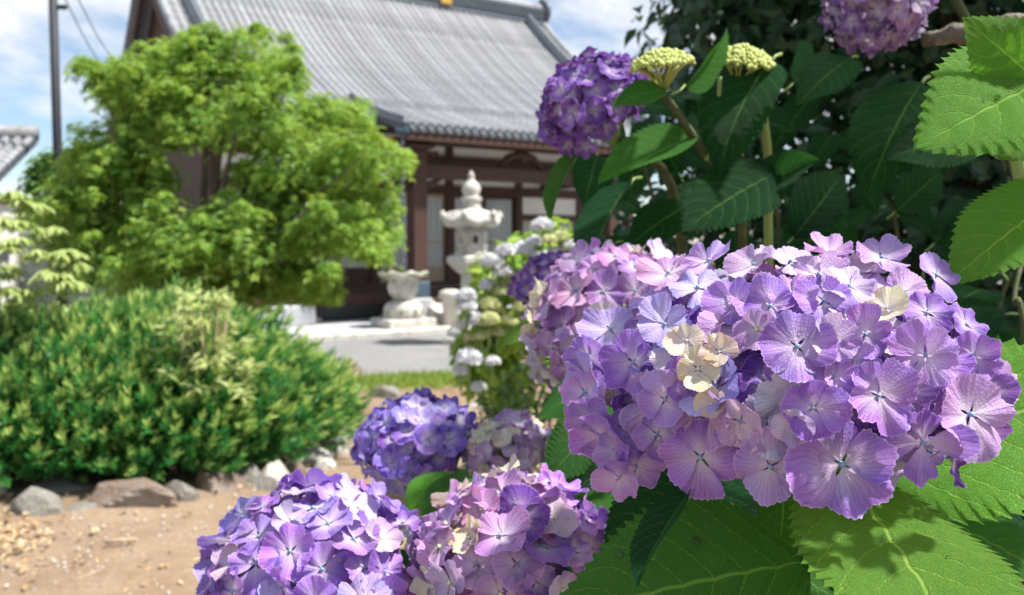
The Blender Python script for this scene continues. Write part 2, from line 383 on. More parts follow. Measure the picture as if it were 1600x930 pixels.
# ------------------------------------------------------------------ ground
def ground_sheet(name, m, pts, z):
    mb = MB(); mb.add([(x, y, z) for x, y in pts], [tuple(range(len(pts)))]); o = mb.build(name, m); tag(o, kind='structure'); return o
gx = np.concatenate(([-900, -120, -30], np.linspace(-8, 6, 71), [30, 120, 900])); gy = np.concatenate(([-300, -20], np.linspace(-2, 11, 66), [30, 120, 1500]))
X, Y = np.meshgrid(gx, gy)
def hgt(x, y):
    k = np.exp(-((x+1)/5.0)**4-((y-4)/5.0)**4)
    return k*(.014*np.sin(x*2.1+y*1.3)+.012*np.sin(x*4.3-y*3.1+1)+.006*np.sin(x*9+y*7)) - .012*k
Zg = hgt(X, Y)
nx_, ny_ = len(gx), len(gy)
idx = np.arange(nx_*ny_).reshape(ny_, nx_)
F = np.stack([idx[:-1, :-1], idx[:-1, 1:], idx[1:, 1:], idx[1:, :-1]], -1).reshape(-1)
g = link('ground', np_mesh('ground', np.stack([X, Y, Zg], -1).reshape(-1, 3), F, np.full((nx_-1)*(ny_-1), 4), M['earth'])); tag(g, kind='structure')
g0 = gnd(480, 592); g1 = gnd(735, 586)
ground_sheet('paving', M['paving'], [(-14, g0.y-.9), (g0.x, g0.y), (g1.x, g1.y), (14, g1.y+.6), (30, 40), (-30, 40)], .012)

# ------------------------------------------------------------------ temple hall (local x along the facade, y into the building)
DX, DY = .835, .55
O = Vector((-1.66, 14.4, 0)); ROT = math.atan2(DY, DX)
T = empty('temple_hall', O, ROT)
tag(T, 'temple hall with curved grey tiled gable roof, brown timbers and white plaster walls', 'temple')
XL, XR = -2.6, 7.55
def h_main(y):
    s = abs(7-y); s = (6-s)/6.0
    return 3.5 + 3.9*(.55*s + .45*s*s)
def slope_strip(ys, hf, x0, x1, thick, name, mat, parent, step=True):
    mb = MB(); n = len(ys)
    top = []
    for k in range(n-1):
        ya, yb = ys[k], ys[k+1]; lift = .018 if step else 0
        top += [(ya, hf(ya)+lift), (yb, hf(yb))]
    vs = [(x0, y, z) for y, z in top] + [(x1, y, z) for y, z in top]; m = len(top)
    fs = [(i, m+i, m+i+1, i+1) for i in range(m-1)]
    vs += [(x0, y, hf(y)-thick) for y in ys] + [(x1, y, hf(y)-thick) for y in ys]
    b = 2*m
    fs += [(b+i, b+i+1, b+n+i+1, b+n+i) for i in range(n-1)]
    fs += [tuple([b+i for i in range(n-1, -1, -1)] + list(range(m))), tuple([b+n+i for i in range(n)] + [m+i for i in range(m-1, -1, -1)])]
    fs += [(0, b, b+n, m), (m-1, 2*m-1, b+2*n-1, b+n-1)]
    mb.add(vs, fs); return mb.build(name, mat, parent)
ysM = [1+6*i/24 for i in range(25)]
roof = slope_strip(ysM, h_main, XL, XR, .10, 'roof', M['pan_shaded'], T)
slope_strip([7+6*i/14 for i in range(15)], h_main, XL, XR, .10, 'rear_slope', M['tile'], roof, False)
def row_mesh(ys, hf, r=.052):
    mb = MB(); n = 6
    for k in range(len(ys)-1):
        ya, yb = ys[k], ys[k+1]; vs = []; fs = []
        for (y, z, rr) in ((ya, hf(ya)+.012, r*1.08), (yb+.02, hf(yb+.02)+.004, r*.93)):
            for i in range(n+1):
                a = math.pi*i/n; vs.append((rr*math.cos(a), y, z + rr*.95*math.sin(a)))
        for i in range(n): fs.append((i, n+1+i, n+2+i, i+1))
        fs.append(tuple(range(n+1)))
        mb.add(vs, fs, 0, False)
    return mb.mesh('tile_row', M['tile'])
rmesh = row_mesh(ysM, h_main)
nrow = 60
for i in range(nrow):
    x = XL + .12 + (XR-XL-.24)*i/(nrow-1)
    o = link('tile_row', rmesh, roof, (x+random.uniform(-.008, .008), 0, random.uniform(-.008, .008)))
    mb = MB(); mb.lathe([(.001, 0), (.05, 0), (.06, .012), (.06, .04), (.001, .041)], 12)
cap = MB(); cap.lathe([(.062, -.03), (.062, .02), (.045, .024), (.04, .016), (.001, .016)], 12)
cm = cap.mesh('eave_tile', M['tile_dark'])
for i in range(nrow):
    x = XL + .12 + (XR-XL-.24)*i/(nrow-1)
    if x < 0 or x > 5.1:
        o = link('eave_tile', cm, roof, (x, .985, h_main(1)+.03)); o.rotation_euler = (math.pi/2, 0, 0)
# porch roof
def h_por(y): return 3.30 + .22*y + .045*y*y
ysP = [0+2.15*i/9 for i in range(10)]
por = slope_strip(ysP, h_por, -.05, 5.15, .07, 'porch_roof', M['pan_shaded'], T)
pmesh = row_mesh(ysP, h_por); npor = 31
for i in range(npor):
    x = .05 + 5.0*i/(npor-1)
    link('tile_row', pmesh, por, (x, 0, 0))
    o = link('eave_tile', cm, por, (x, -.015, h_por(0)+.03)); o.rotation_euler = (math.pi/2, 0, 0)
mb = MB(); mb.tube([(-.06, y, h_por(y)+.05) for y in ysP], .075, 8); mb.tube([(-.06, y, h_por(y)+.13) for y in ysP], .045, 8); mb.build('verge_ridge', M['tile_dark'], por)
mb = MB(); mb.box(-.04, 5.14, .02, .08, 3.10, 3.22); mb.build('eave_board', M['wood_h'], por)
mb = MB(); mb.box(XL+.03, -.1, 1.02, 1.08, 3.29, 3.40); mb.build('eave_board', M['wood_h'], roof); mb = MB(); mb.box(5.2, XR-.03, 1.02, 1.08, 3.29, 3.40); mb.build('eave_board', M['wood_h'], roof)
# ridge and descending ridges
hr = h_main(7)
mb = MB(); mb.box(XL+.05, XR-.05, 6.80, 7.20, hr-.12, hr+.34, .02); rd = mb.build('ridge', M['tile_dark'], T)
for z in (.06, .15, .24):
    mb = MB(); mb.box(XL+.03, XR-.03, 6.765, 7.235, hr+z, hr+z+.03); mb.build('ridge_course', M['tile_dark'], rd)
mb = MB(); mb.tube([(XL, 7, hr+.38), (XR, 7, hr+.38)], .10, 10); mb.build('ridge_cap', M['tile'], rd)
for x in (XL+.0, XR-.0):
    mb = MB(); s = -1 if x < 0 else 1
    mb.lathe([(.001, 0), (.30, .0), (.34, .06), (.30, .12), (.12, .14), (.001, .13)], 14)
    o = mb.build('ridge_end_ornament', M['tile_dark'], rd, (x, 7, hr+.26)); o.rotation_euler = (0, s*math.pi/2, 0)
    mb = MB(); mb.tube([(x, 7, hr+.5), (x+s*.03, 7, hr+.62), (x+s*.10, 7, hr+.70)], [.09, .07, .03], 8); mb.build('ridge_end_horn', M['tile_dark'], rd)
for x in (-.02, 4.48):
    mb = MB(); mb.box(x-.15, x+.15, 6.745, 6.765, hr+.0, hr+.28); mb.build('gilt_emblem', M['gold'], rd)
for x in (XL+.55, XR-.55):
    mb = MB(); mb.tube([(x, y, h_main(y)+.12) for y in ysM[3:]], .11, 8); mb.tube([(x, y, h_main(y)+.24) for y in ysM[3:]], .06, 8); mb.build('descending_ridge', M['tile_dark'], roof)
for x in (XL+.04, XR-.04):
    mb = MB(); mb.tube([(x, y, h_main(y)+.06) for y in ysM], .085, 8); mb.build('verge_tile', M['tile'], roof)
    ysB = [1+12*i/30 for i in range(31)]
    mb = MB(); mb.tube([(x+(.03 if x > 0 else -.03), y, h_main(y)+.03) for y in ysB[15:]], .09, 6); mb.build('rear_verge_tile', M['tile_dark'], roof)
    # barge board
    mb = MB(); xb = x+(.0); vs = []; n = len(ysB)
    for y in ysB: vs += [(xb-.03, y, h_main(y)-.10), (xb+.03, y, h_main(y)-.10), (xb+.03, y, h_main(y)-.42), (xb-.03, y, h_main(y)-.42)]
    fs = []
    for k in range(n-1):
        for i in range(4): j = (i+1) % 4; fs.append((k*4+i, k*4+j, k*4+4+j, k*4+4+i))
    fs += [(3, 2, 1, 0), (4*n-4, 4*n-3, 4*n-2, 4*n-1)]
    mb.add(vs, fs); mb.build('barge_board', M['wood_h'], T)
for i in range(33):                           # round verge tile ends along the left gable
    y = 1.2+11.6*i/32
    o = link('verge_end_tile', cm, roof, (XL-.005, y, h_main(y)-.02)); o.rotation_euler = (0, -math.pi/2, 0)
# rafters
rf = MB(); rf.box(-.035, .035, .06, 1.6, -.05, .05); rfm = rf.mesh('rafter', M['wood_black'])
for i in range(22):
    o = link('rafter', rfm, por, (.12+4.9*i/21, .05, 3.165)); o.rotation_euler = (math.atan(.24), 0, 0)
rf2 = MB(); rf2.box(-.035, .035, .06, 2.3, -.05, .05); rfm2 = rf2.mesh('rafter', M['wood_black'])
for i in range(40):
    x = XL+.2+(XR-XL-.4)*i/39
    if -.1 < x < 5.2: continue
    o = link('rafter', rfm2, roof, (x, 1.0, 3.33)); o.rotation_euler = (math.atan(.40), 0, 0)
mb = MB(); mb.add([(XL+.1, 1.1, 3.43), (XR-.1, 1.1, 3.43), (XR-.1, 3.0, 4.12), (XL+.1, 3.0, 4.12)], [(0, 1, 2, 3)]); mb.build('soffit', M['wood_black'], roof)
# wall frame
WY = 3.0
posts = [-2.3, -.75, .75, 2.4, 4.1, 5.75, 7.25]
for x in posts:
    mb = MB(); mb.box(x-.085, x+.085, WY-.09, WY+.09, .60, 3.95, .01); mb.build('post', M['wood'], T)
for (z0, z1, dy) in ((.56, .66, .10), (2.42, 2.60, .105), (3.02, 3.18, .11), (3.56, 3.72, .10)):
    mb = MB(); mb.box(posts[0]-.1, posts[-1]+.1, WY-dy, WY+dy, z0, z1, .008); mb.build('beam', M['wood_h'], T)
for i in range(len(posts)-1):
    a, b = posts[i]+.085, posts[i+1]-.085
    mb = MB(); mb.box(a, b, WY-.03, WY+.03, 2.60, 3.02); mb.build('plaster_panel', M['plaster'], T)
    mb = MB(); mb.box(a, b, WY-.03, WY+.03, 3.18, 3.56); mb.build('plaster_panel', M['plaster'], T)
    mid = (a+b)/2
    if i == 4:                                  # plastered bay with a high window
        mb = MB(); mb.box(a, b, WY-.028, WY+.028, 2.05, 2.42); mb.build('plaster_panel', M['plaster'], T)
        mb = MB(); mb.box(a, b, WY-.07, WY+.07, 1.93, 2.05); mb.build('beam', M['wood_h'], T)
    top = 1.93 if i == 4 else 2.42
    for (p, q) in ((a, mid-.01), (mid+.01, b)):
        dz0, dz1 = .66, top; yo = WY - (.03 if p == a else -.02)
        mb = MB()
        for (x0, x1, z0, z1) in ((p, p+.05, dz0, dz1), (q-.05, q, dz0, dz1), (p+.05, q-.05, dz0, dz0+.30), (p+.05, q-.05, dz1-.06, dz1), (p+.05, q-.05, dz0+.78, dz0+.81)):
            mb.box(x0, x1, yo-.02, yo+.02, z0, z1)
        d = mb.build('sliding_door', M['wood'] if i % 2 else M['wood_pale'], T)
        mb = MB(); mb.box(p+.05, q-.05, yo-.004, yo+.004, dz0+.30, dz1-.06); mb.build('pane', M['glass'], d)
        mb = MB()
        nl = 5
        for k in range(1, nl):
            xx = p+.05 + (q-p-.1)*k/nl; mb.box(xx-.006, xx+.006, yo-.010, yo-.005, dz0+.30, dz1-.06)
        mb.build('lattice', M['wood_pale'], d)
# gable end wall and rear body
mb = MB(); ysG = [3.0+8.0*i/16 for i in range(17)]
vs = [(-2.25, y, .6) for y in ysG] + [(-2.25, y, h_main(y)-.12) for y in ysG]
mb.add(vs, [(i+1, i, 17+i, 18+i) for i in range(16)]); mb.build('gable_wall', M['wood'], T)
mb = MB(); vs = [(7.2, y, .6) for y in ysG] + [(7.2, y, h_main(y)-.12) for y in ysG]
mb.add(vs, [(i, i+1, 18+i, 17+i) for i in range(16)]); mb.build('gable_wall', M['plaster'], T)
mb = MB(); mb.box(-2.2, 7.15, 3.6, 3.7, .6, 3.9); mb.build('inner_wall', M['wood_pale'], T)
mb = MB(); mb.box(-2.24, 7.19, 10.9, 11.0, .6, 4.3); mb.build('rear_wall', M['plaster'], T)
# veranda
for i in range(12):
    y0 = 1.5+1.38*i/12
    mb = MB(); mb.box(-2.5, 7.4, y0+.004, y0+.111, .50, .56); mb.build('veranda_board', M['wood_h'], T)
mb = MB(); mb.box(-2.5, 7.4, 1.44, 1.50, .36, .55, .006); mb.build('veranda_fascia', M['wood_h'], T)
for i in range(8):
    x = -2.4+1.38*i
    mb = MB(); mb.box(x-.06, x+.06, 1.56, 1.68, .08, .50); mb.build('veranda_post', M['wood'], T)
    mb = MB(); mb.lathe([(.15, 0), (.14, .05), (.10, .07)], 12, (x, 1.62, .08)); mb.build('post_stone', M['granite'], T)
mb = MB(); mb.box(-2.3, 7.2, 2.3, 2.4, .08, .50); mb.build('base_wall', M['step_stone'], T)
for i in range(11):                              # stone slabs of the platform edge
    x = -4.0+1.2*i
    mb = MB(); mb.box(x+.004, x+1.196, -.75, -.30, .0, .085, .01); mb.build('kerb_slab', M['granite'], T)
mb = MB(); mb.box(-4.0, 9.2, -.30, 11.5, .0, .075); mb.build('platform', M['step_stone'], T)
# porch posts, lintel, brackets
for x in (.45, 4.7):
    mb = MB(); mb.box(x-.14, x+.14, .46, .74, .78, 3.02, .02); mb.build('porch_post', M['wood'], T)
    mb = MB(); mb.box(x-.16, x+.16, .44, .76, .50, .78, .015); mb.build('post_shoe', M['copper'], T)
    mb = MB(); mb.box(x-.20, x+.20, .40, .80, .08, .50, .03); mb.build('post_plinth', M['step_stone'], T)
    mb = MB(); mb.box(x-.24, x+.24, .36, .84, 3.02, 3.10, .02); mb.box(x-.40, x+.40, .53, .67, 2.92, 3.0, .02); mb.build('bracket', M['wood_h'], T)
    for s in (-1, 1):
        mb = MB(); mb.tube([(x+s*.14, .6, 2.40), (x+s*.32, .6, 2.46), (x+s*.46, .6, 2.53)], [.07, .06, .03], 6); mb.build('bracket_arm', M['wood_h'], T)
mb = MB(); mb.box(.02, 5.15, .50, .70, 2.53, 2.78, .02); mb.build('porch_lintel', M['wood_h'], T)
mb = MB(); mb.box(-.02, 5.18, .53, .67, 3.10, 3.20, .01); mb.build('porch_purlin', M['wood_h'], T)
mb = MB(); mb.box(-.045, -.022, .50, .70, 3.04, 3.20); mb.build('beam_end_plate', M['gold'], T)
mb = MB(); mb.box(-.30, .018, .54, .66, 2.56, 2.72, .03); mb.build('beam_nose', M['plaster'], T)
for x in (.45, 4.7):
    mb = MB(); mb.box(x-.08, x+.08, .74, WY-.11, 2.58, 2.76, .02); mb.build('tie_beam', M['wood_black'], T)
mb = MB(); mb.tube([(2.1, .6, 2.79), (2.3, .6, 2.98), (2.58, .6, 3.05), (2.86, .6, 2.98), (3.06, .6, 2.79)], [.05, .07, .08, .07, .05], 6); mb.build('frog_leg_strut', M['wood_h'], T)
# steps
for i in range(5):
    y0 = .10+.28*i; z1 = .08+.095*(i+1)
    mb = MB(); mb.box(.85, 4.3, y0, 1.44, .076 if i == 0 else z1-.095+.002, z1, .008); mb.build('step', M['step_stone'] if i < 3 else M['wood_h'], T)
for x in (.66, 4.5):
    mb = MB()
    vs = [(x+s*.10, y, z) for s in (-1, 1) for (y, z) in ((-.05, .076), (1.42, .076), (1.42, .62), (1.20, .62), (-.05, .22))]
    mb.add(vs, [(0, 1, 2, 3, 4), (9, 8, 7, 6, 5)] + [(i, 5+i, 5+(i+1) % 5, (i+1) % 5) for i in range(5)]); mb.build('cheek_wall', M['granite'], T)
    mb = MB(); mb.lathe([(.13, 0), (.13, .42), (.19, .44), (.20, .50), (.18, .55), (.10, .58), (.001, .585)], 18, (x-.02, -.20, .085)); mb.build('newel_stone', M['granite'], T)
mb = MB(); mb.box(-2.1, -1.2, 1.05, 1.38, .076, .40, .02); mb.build('foundation_stone', M['step_stone'], T)
def Tw(x, y, z): return Vector((O.x + DX*x - DY*y, O.y + DY*x + DX*y, z))

# ------------------------------------------------------------------ rain chain and lotus basin
p = Tw(-.13, -.02, 0)
B = empty('lotus_basin', (p.x, p.y, .08)); tag(B, 'stone lotus basin with wavy petal rim on a carved pedestal below the rain chain', 'stone basin')
def lotus(r, z, a): 
    k = max(0, (z-.55)/.35); return r*(1+.07*k*math.cos(8*a)), z + .028*k*math.cos(8*a)
mb = MB(); mb.lathe([(.12, .42), (.16, .44), (.20, .52), (.22, .62), (.21, .70), (.23, .76), (.33, .82), (.40, .84), (.405, .87), (.34, .86), (.24, .80), (.001, .76)], 48, fn=lotus); mb.build('bowl', M['granite_moss'], B)
for k in range(8):
    a = 2*math.pi*(k+.5)/8; mb = MB()
    mb.lathe([(.001, -.16), (.05, -.13), (.085, -.02), (.08, .08), (.03, .15), (.001, .16)], 8)
    o = mb.build('petal_carving', M['granite'], B, (.185*math.cos(a), .185*math.sin(a), .60)); o.scale = (.72, .72, .80); o.rotation_euler = (0, R(14)*1, a)
mb = MB(); mb.lathe([(.28, .14), (.31, .17), (.31, .32), (.27, .38), (.17, .425), (.001, .43)], 16); mb.build('pedestal', M['granite'], B)
for k in range(8):
    a = 2*math.pi*(k+.5)/8; mb = MB(); mb.box(-.012, .012, -.075, .075, -.05, .05, .008)
    o = mb.build('pedestal_panel', M['granite_moss'], B, (.305*math.cos(a), .305*math.sin(a), .245)); o.rotation_euler = (0, 0, a)
mb = MB(); mb.box(-.42, .42, -.36, .36, 0, .14, .02); mb.build('base_slab', M['granite'], B); B.rotation_euler = (0, 0, ROT)
C = empty('rain_chain', (p.x, p.y, .90)); tag(C, 'hanging chain of small metal cups from porch eave into the lotus basin', 'rain chain')
mb = MB(); mb.tube([(0, 0, 0), (0, 0, 2.33)], .008, 6); mb.build('chain', M['tile_dark'], C)
cup = MB(); cup.lathe([(.012, 0), (.022, .02), (.034, .085), (.030, .09), (.02, .03), (.001, .02)], 10); cupm = cup.mesh('cup', M['tile_dark'])
for i in range(19): link('cup', cupm, C, (0, 0, .06+.118*i))
mb = MB(); mb.box(-.10, .10, -.09, .09, 2.28, 2.36, .01); mb.build('gutter_hopper', M['copper'], C)

# ------------------------------------------------------------------ stone lantern
lp = gnd(737, 538)
Ln = empty('stone_lantern', (lp.x, lp.y, 0)); tag(Ln, 'tall pale granite lantern with scrolled cap and onion finial before the temple steps', 'stone lantern'); Ln.rotation_euler = (0, 0, R(20))
def hexa(prof, n=6, rot=0.0, curl=0.0):
    mb = MB()
    def fn(r, z, a): 
        k = math.cos(3*(a-rot))**2 if curl else 0
        return r*(1+curl*.10*k), z + curl*.06*k*(r/.4)**2
    mb.lathe(prof, 48 if curl else n, smooth=bool(curl), fn=fn if curl else None); return mb
LS = 2.36
hexa([(.42, 0), (.42, .10), (.36, .14), (.36, .20), (.30, .28), (.20, .34)]).build('base', M['granite'], Ln)
mb = MB(); mb.lathe([(.155, .33), (.15, .60), (.165, .66), (.165, .72), (.15, .78), (.145, 1.0), (.16, 1.04)], 20); mb.build('shaft', M['granite'], Ln)
mb = hexa([(.17, 1.03), (.22, 1.06), (.32, 1.16), (.36, 1.20), (.36, 1.27), (.30, 1.30)]); mb.build('platform', M['granite'], Ln)
fb = MB()
# fire box: six posts, panels, black plates in place of open windows
fb.lathe([(.25, 1.30), (.255, 1.33), (.215, 1.35), (.205, 1.65), (.22, 1.68), (.10, 1.69)], 6, smooth=False); fbo = fb.build('fire_box', M['granite'], Ln)
for k in range(6):
    a = 2*math.pi*(k+.5)/6
    mb = MB(); 
    for (y0, y1, z0, z1) in ((-.075, -.04, -.10, .10), (.04, .075, -.10, .10), (-.04, .04, .065, .10), (-.04, .04, -.10, -.05)): mb.box(-.012, .012, y0, y1, z0, z1)
    o = mb.build('window_frame', M['granite'], fbo, (.19*math.cos(a), .19*math.sin(a), 1.52)); o.rotation_euler = (0, 0, a)
    if k % 2 == 0:
        mb = MB(); mb.box(-.004, .004, -.04, .04, -.05, .065); o = mb.build('dark_window_plate', M['wire'], fbo, (.186*math.cos(a), .186*math.sin(a), 1.52)); o.rotation_euler = (0, 0, a)  # solid black plate: the opening's inner shade put into its colour
    a2 = 2*math.pi*k/6
    mb = MB(); mb.tube([(0, 0, -.16), (0, 0, 0), (0, 0, .15)], [.03, .022, .03], 6); mb.build('corner_post', M['granite'], fbo, (.212*math.cos(a2), .212*math.sin(a2), 1.50))
cp = hexa([(.24, 1.70), (.36, 1.71), (.385, 1.76), (.36, 1.82), (.27, 1.90), (.17, 1.95), (.12, 1.97)], curl=1.0).build('cap', M['granite'], Ln)
for k in range(6):
    a = 2*math.pi*k/6; mb = MB(); mb.tube([(.28, 0, 1.86), (.35, 0, 1.85), (.40, 0, 1.855), (.425, 0, 1.88), (.41, 0, 1.91), (.38, 0, 1.90)], [.045, .052, .052, .048, .04, .025], 8)
    o = mb.build('cap_scroll', M['granite'], cp); o.rotation_euler = (0, 0, a)
mb = MB(); mb.lathe([(.13, 1.96), (.14, 2.0), (.11, 2.03), (.115, 2.05), (.15, 2.10), (.15, 2.13), (.10, 2.16), (.12, 2.20), (.135, 2.26), (.11, 2.32), (.06, 2.37), (.035, 2.41), (.05, 2.44), (.03, 2.49), (.001, 2.52)], 20); mb.build('finial', M['granite'], Ln)
Ln.scale = (1, 1, .965)

# ------------------------------------------------------------------ pole, wires, left house, block wall
pp = pix(92, 306, 17.0)
Pl = empty('utility_pole', (pp.x, pp.y, 0)); tag(Pl, 'slim dark steel pole rising beside the maple', 'pole')
mb = MB(); mb.tube([(0, 0, 0), (0, 0, 7.2)], [.088, .078], 14); mb.build('shaft', M['steel_pole'], Pl)
mb = MB(); mb.lathe([(.14, 0), (.14, .03), (.09, .06)], 14); mb.build('base_flange', M['steel_pole'], Pl)
mb = MB(); mb.box(-.05, .26, -.03, .03, 5.85, 5.93); mb.build('bracket', M['steel_pole'], Pl)
for k, (a, b) in enumerate((((98, -10), (185, 118)), ((118, -10), (205, 110)))):
    A = pix(a[0], a[1], 16.8); Bp = pix(b[0], b[1], 26); pts = []
    for i in range(9):
        f = i/8; q = A.lerp(Bp, f); q.z -= .35*math.sin(math.pi*f); pts.append(q)
    mb = MB(); mb.tube(pts, .012, 5); o = mb.build('overhead_wire', M['wire'])
    tag(o, ['overhead cable running close past the steel pole', 'overhead cable farther from the steel pole, nearer the gable'][k], 'cable')
# neighbouring house, roof edge only in view
hp = pix(-22, 300, 15.0)
Hs = empty('neighbour_house', (hp.x, hp.y, 0), R(14)); tag(Hs, 'neighbouring house corner with pale tiled roof and brown eaves beside the pole', 'house')
mb = MB(); mb.box(-6.2, -.55, .5, 6, 0, 2.05); mb.build('wall', M['plaster'], Hs)
rh = MB(); rh.add([(-6.5, -.05, 2.42), (.08, -.05, 2.42), (.08, 2.9, 3.52), (-6.5, 2.9, 3.52), (-6.5, -.05, 2.32), (.08, -.05, 2.32), (.08, 2.9, 3.42), (-6.5, 2.9, 3.42)],
    [(0, 1, 2, 3), (7, 6, 5, 4), (0, 4, 5, 1), (1, 5, 6, 2), (2, 6, 7, 3), (3, 7, 4, 0)]); hro = rh.build('roof', M['tile'], Hs)
tl = MB()
for j in range(11):
    t0, t1 = j/11, (j+1)/11+.01
    ya, za, yb, zb = -.06+2.96*t0, 2.44+1.1*t0, -.06+2.96*t1, 2.41+1.1*t1; vs = []
    for (y, z) in ((ya, za), (yb, zb)):
        for i in range(7): a = math.pi*i/6; vs.append((.075*math.cos(a), y, z+.07*math.sin(a)))
    tl.add(vs, [(i, 7+i, 8+i, i+1) for i in range(6)] + [tuple(range(7))])
tlm = tl.mesh('tile_row', M['tile'])
for i in range(12): link('tile_row', tlm, hro, (-.02-.21*i, 0, 0))
for j in range(9):
    t = (j+.5)/9; mb = MB(); mb.box(.082, .10, -.15, .15, -.10, .06, .006); o = mb.build('verge_tile', M['tile_dark'], hro, (0, -.05+2.95*t, 2.42+1.1*t)); o.rotation_euler = (math.atan(1.1/2.95), 0, 0)
mb = MB(); mb.tube([(-6.5, 2.9, 3.62), (.1, 2.9, 3.62)], .16, 10); mb.build('ridge', M['tile'], hro)
mb = MB(); mb.box(-6.4, .0, .02, .08, 2.10, 2.30); mb.box(-.06, .02, .09, 2.9, 2.12, 2.31); mb.build('eave_board', M['wood_h'], Hs)
mb = MB(); mb.box(-.50, -.34, .3, .46, 0, 2.30); mb.build('corner_post', M['wood'], Hs)
# block wall
bw = empty('block_wall', (pix(30, 320, 18.5).x-1.0, pix(30, 320, 18.5).y, 0), R(4)); tag(bw, 'low grey concrete block wall behind the steel pole', 'wall')
blk = MB(); blk.box(.004, .396, 0, .12, .004, .196, .006); blm = blk.mesh('block', M['block'])
for r_ in range(11):
    for c_ in range(9): link('block', blm, bw, (.4*c_ + (.2 if r_ % 2 else 0)-.3, 0, .2*r_))
mb = MB(); mb.box(-.3, 3.5, .02, .10, 0, 2.2); mb.build('mortar', M['paving'], bw)
mb = MB(); mb.box(-.32, 3.55, -.02, .14, 2.2, 2.26, .01); mb.build('coping', M['block'], bw)

# ------------------------------------------------------------------ trees and shrubs
def tree_from_clumps(name, base, clumps, mat, tm, leaf, per, trunkr, label, cat, fork=.35, group=None, flat=.45, up=1.1, soft=False):
    t = empty(name, base); tag(t, label, cat, group)
    P, Nn, S = [], [], []
    for (c, r, k) in clumps:
        n = max(20, int(per*k))
        if soft:
            p = np.clip(rng.normal(size=(n, 3)), -1.9, 1.9)*np.array((.58*r, .58*r, .46*r*flat)); p[:, 2] -= .25*(p[:, 0]**2+p[:, 1]**2)/max(r, .05)
            nn = p/r*.7 + np.array((0, 0, up)) + rng.normal(size=(n, 3))*.35
        else: p, nn = blob_pts(n, (0, 0, 0), (r, r, r*flat), up, .35)
        P.append(p + np.array(c-base)); Nn.append(nn); S.append(leaf*(.7+.6*rng.random(n)))
    me = cloud_mesh('crown', np.concatenate(P), np.concatenate(Nn), np.concatenate(S), tm, mat)
    cr = link('crown', me, t); cr['kind'] = 'stuff'
    mb = MB(); cen = sum((c for c, r, k in clumps), Vector())/len(clumps) - base
    top = Vector((cen.x*.3, cen.y*.3, cen.z*fork))
    mb.tube([(0, 0, -.05), (cen.x*.08, cen.y*.1, top.z*.5), top], [trunkr*1.25, trunkr, trunkr*.8], 10); tk = mb.build('trunk', M['bark'], t)
    step = max(1, len(clumps)//26)
    for c, r, k in clumps[::step]:
        e = c-base; m = top.lerp(e, .5) + Vector((0, 0, .12*e.z*.4)); mb = MB()
        mb.tube([top*.92, m, e], [trunkr*.42, trunkr*.25, .008], 6); mb.build('branch', M['bark'], tk)
    return t
mc = [(135, 100, 20), (158, 130, 24), (185, 152, 26), (168, 108, 18), (205, 100, 24), (250, 105, 48), (320, 78, 45), (330, 60, 28), (400, 95, 55), (350, 130, 60), (440, 112, 36), (405, 44, 11), (275, 72, 22),
      (225, 168, 55), (300, 170, 60), (400, 180, 70), (470, 178, 50), (532, 182, 38), (510, 165, 30), (200, 230, 66), (255, 235, 55), (375, 240, 60), (450, 250, 70), (540, 235, 55), (600, 245, 36), (628, 243, 20),
      (140, 262, 55), (105, 300, 45), (190, 305, 66), (250, 320, 50), (350, 335, 45), (420, 310, 66), (500, 310, 58), (570, 312, 48), (596, 360, 30), (560, 365, 42), (590, 395, 20),
      (115, 350, 50), (200, 365, 66), (280, 365, 64), (360, 375, 64), (450, 370, 56), (500, 360, 45), (150, 405, 60), (240, 415, 66), (330, 420, 66), (410, 425, 50), (460, 430, 36), (500, 452, 26), (60, 330, 30), (470, 330, 60), (300, 120, 50), (230, 275, 40), (330, 215, 40), (440, 450, 40), (520, 425, 14)]
cl = []
for (x, y, r) in mc:
    Z = 8.3 + random.uniform(-.55, .55) - .25*(y > 330); cl.append((pix(x, y, Z), r/FPX*Z*1.0, (r/50)**2*.6+.2))
    for q in range(int(r/6)):
        a = random.uniform(0, 6.28); rr = random.uniform(.5, 1.3)*r; s_ = random.uniform(10, 22)
        cl.append((pix(x+rr*math.cos(a), y+rr*.8*math.sin(a), Z+random.uniform(-.5, .3)), s_/FPX*Z, .075))
for (x, y, r) in mc[5:54:3]:
    if r > 40 and abs(x-310)+abs(y-278) > 95: cl.append((pix(x+random.uniform(-15, 15), y+10, 9.4), r/FPX*9.2, (r/50)**2*.7))
mbp = gnd(300, 610); mbp = Vector((pix(300, 400, 8.6).x, 8.6, 0))
cl = [c for c in cl if math.hypot(proj(c[0])[0]-310, proj(c[0])[1]-276) > 38 + .8*c[1]*FPX/8.3]
tree_from_clumps('maple_tree', mbp, cl, M['maple'], tmpl_maple(), .058, 500, .12, 'spreading bright green maple in front of the temple roof', 'tree', flat=.75, up=1.0, soft=True)
# far trees
for (lst, nm, lb) in (([(70, 262, 26), (60, 285, 26), (95, 255, 30), (130, 245, 28), (150, 240, 30), (110, 285, 40), (160, 280, 40), (190, 255, 34)], 'far_tree', 'rounded green tree behind the block wall and steel pole'),):
    c2 = [(pix(x, y, 23), r/FPX*23, (r/40)**2*1.2+.3) for (x, y, r) in lst]
    tree_from_clumps(nm, Vector((pix(120, 300, 23).x, 23, 0)), c2, M['bgtree'], tmpl_leaf(), .16, 330, .15, lb, 'tree', flat=.9, fork=.55)

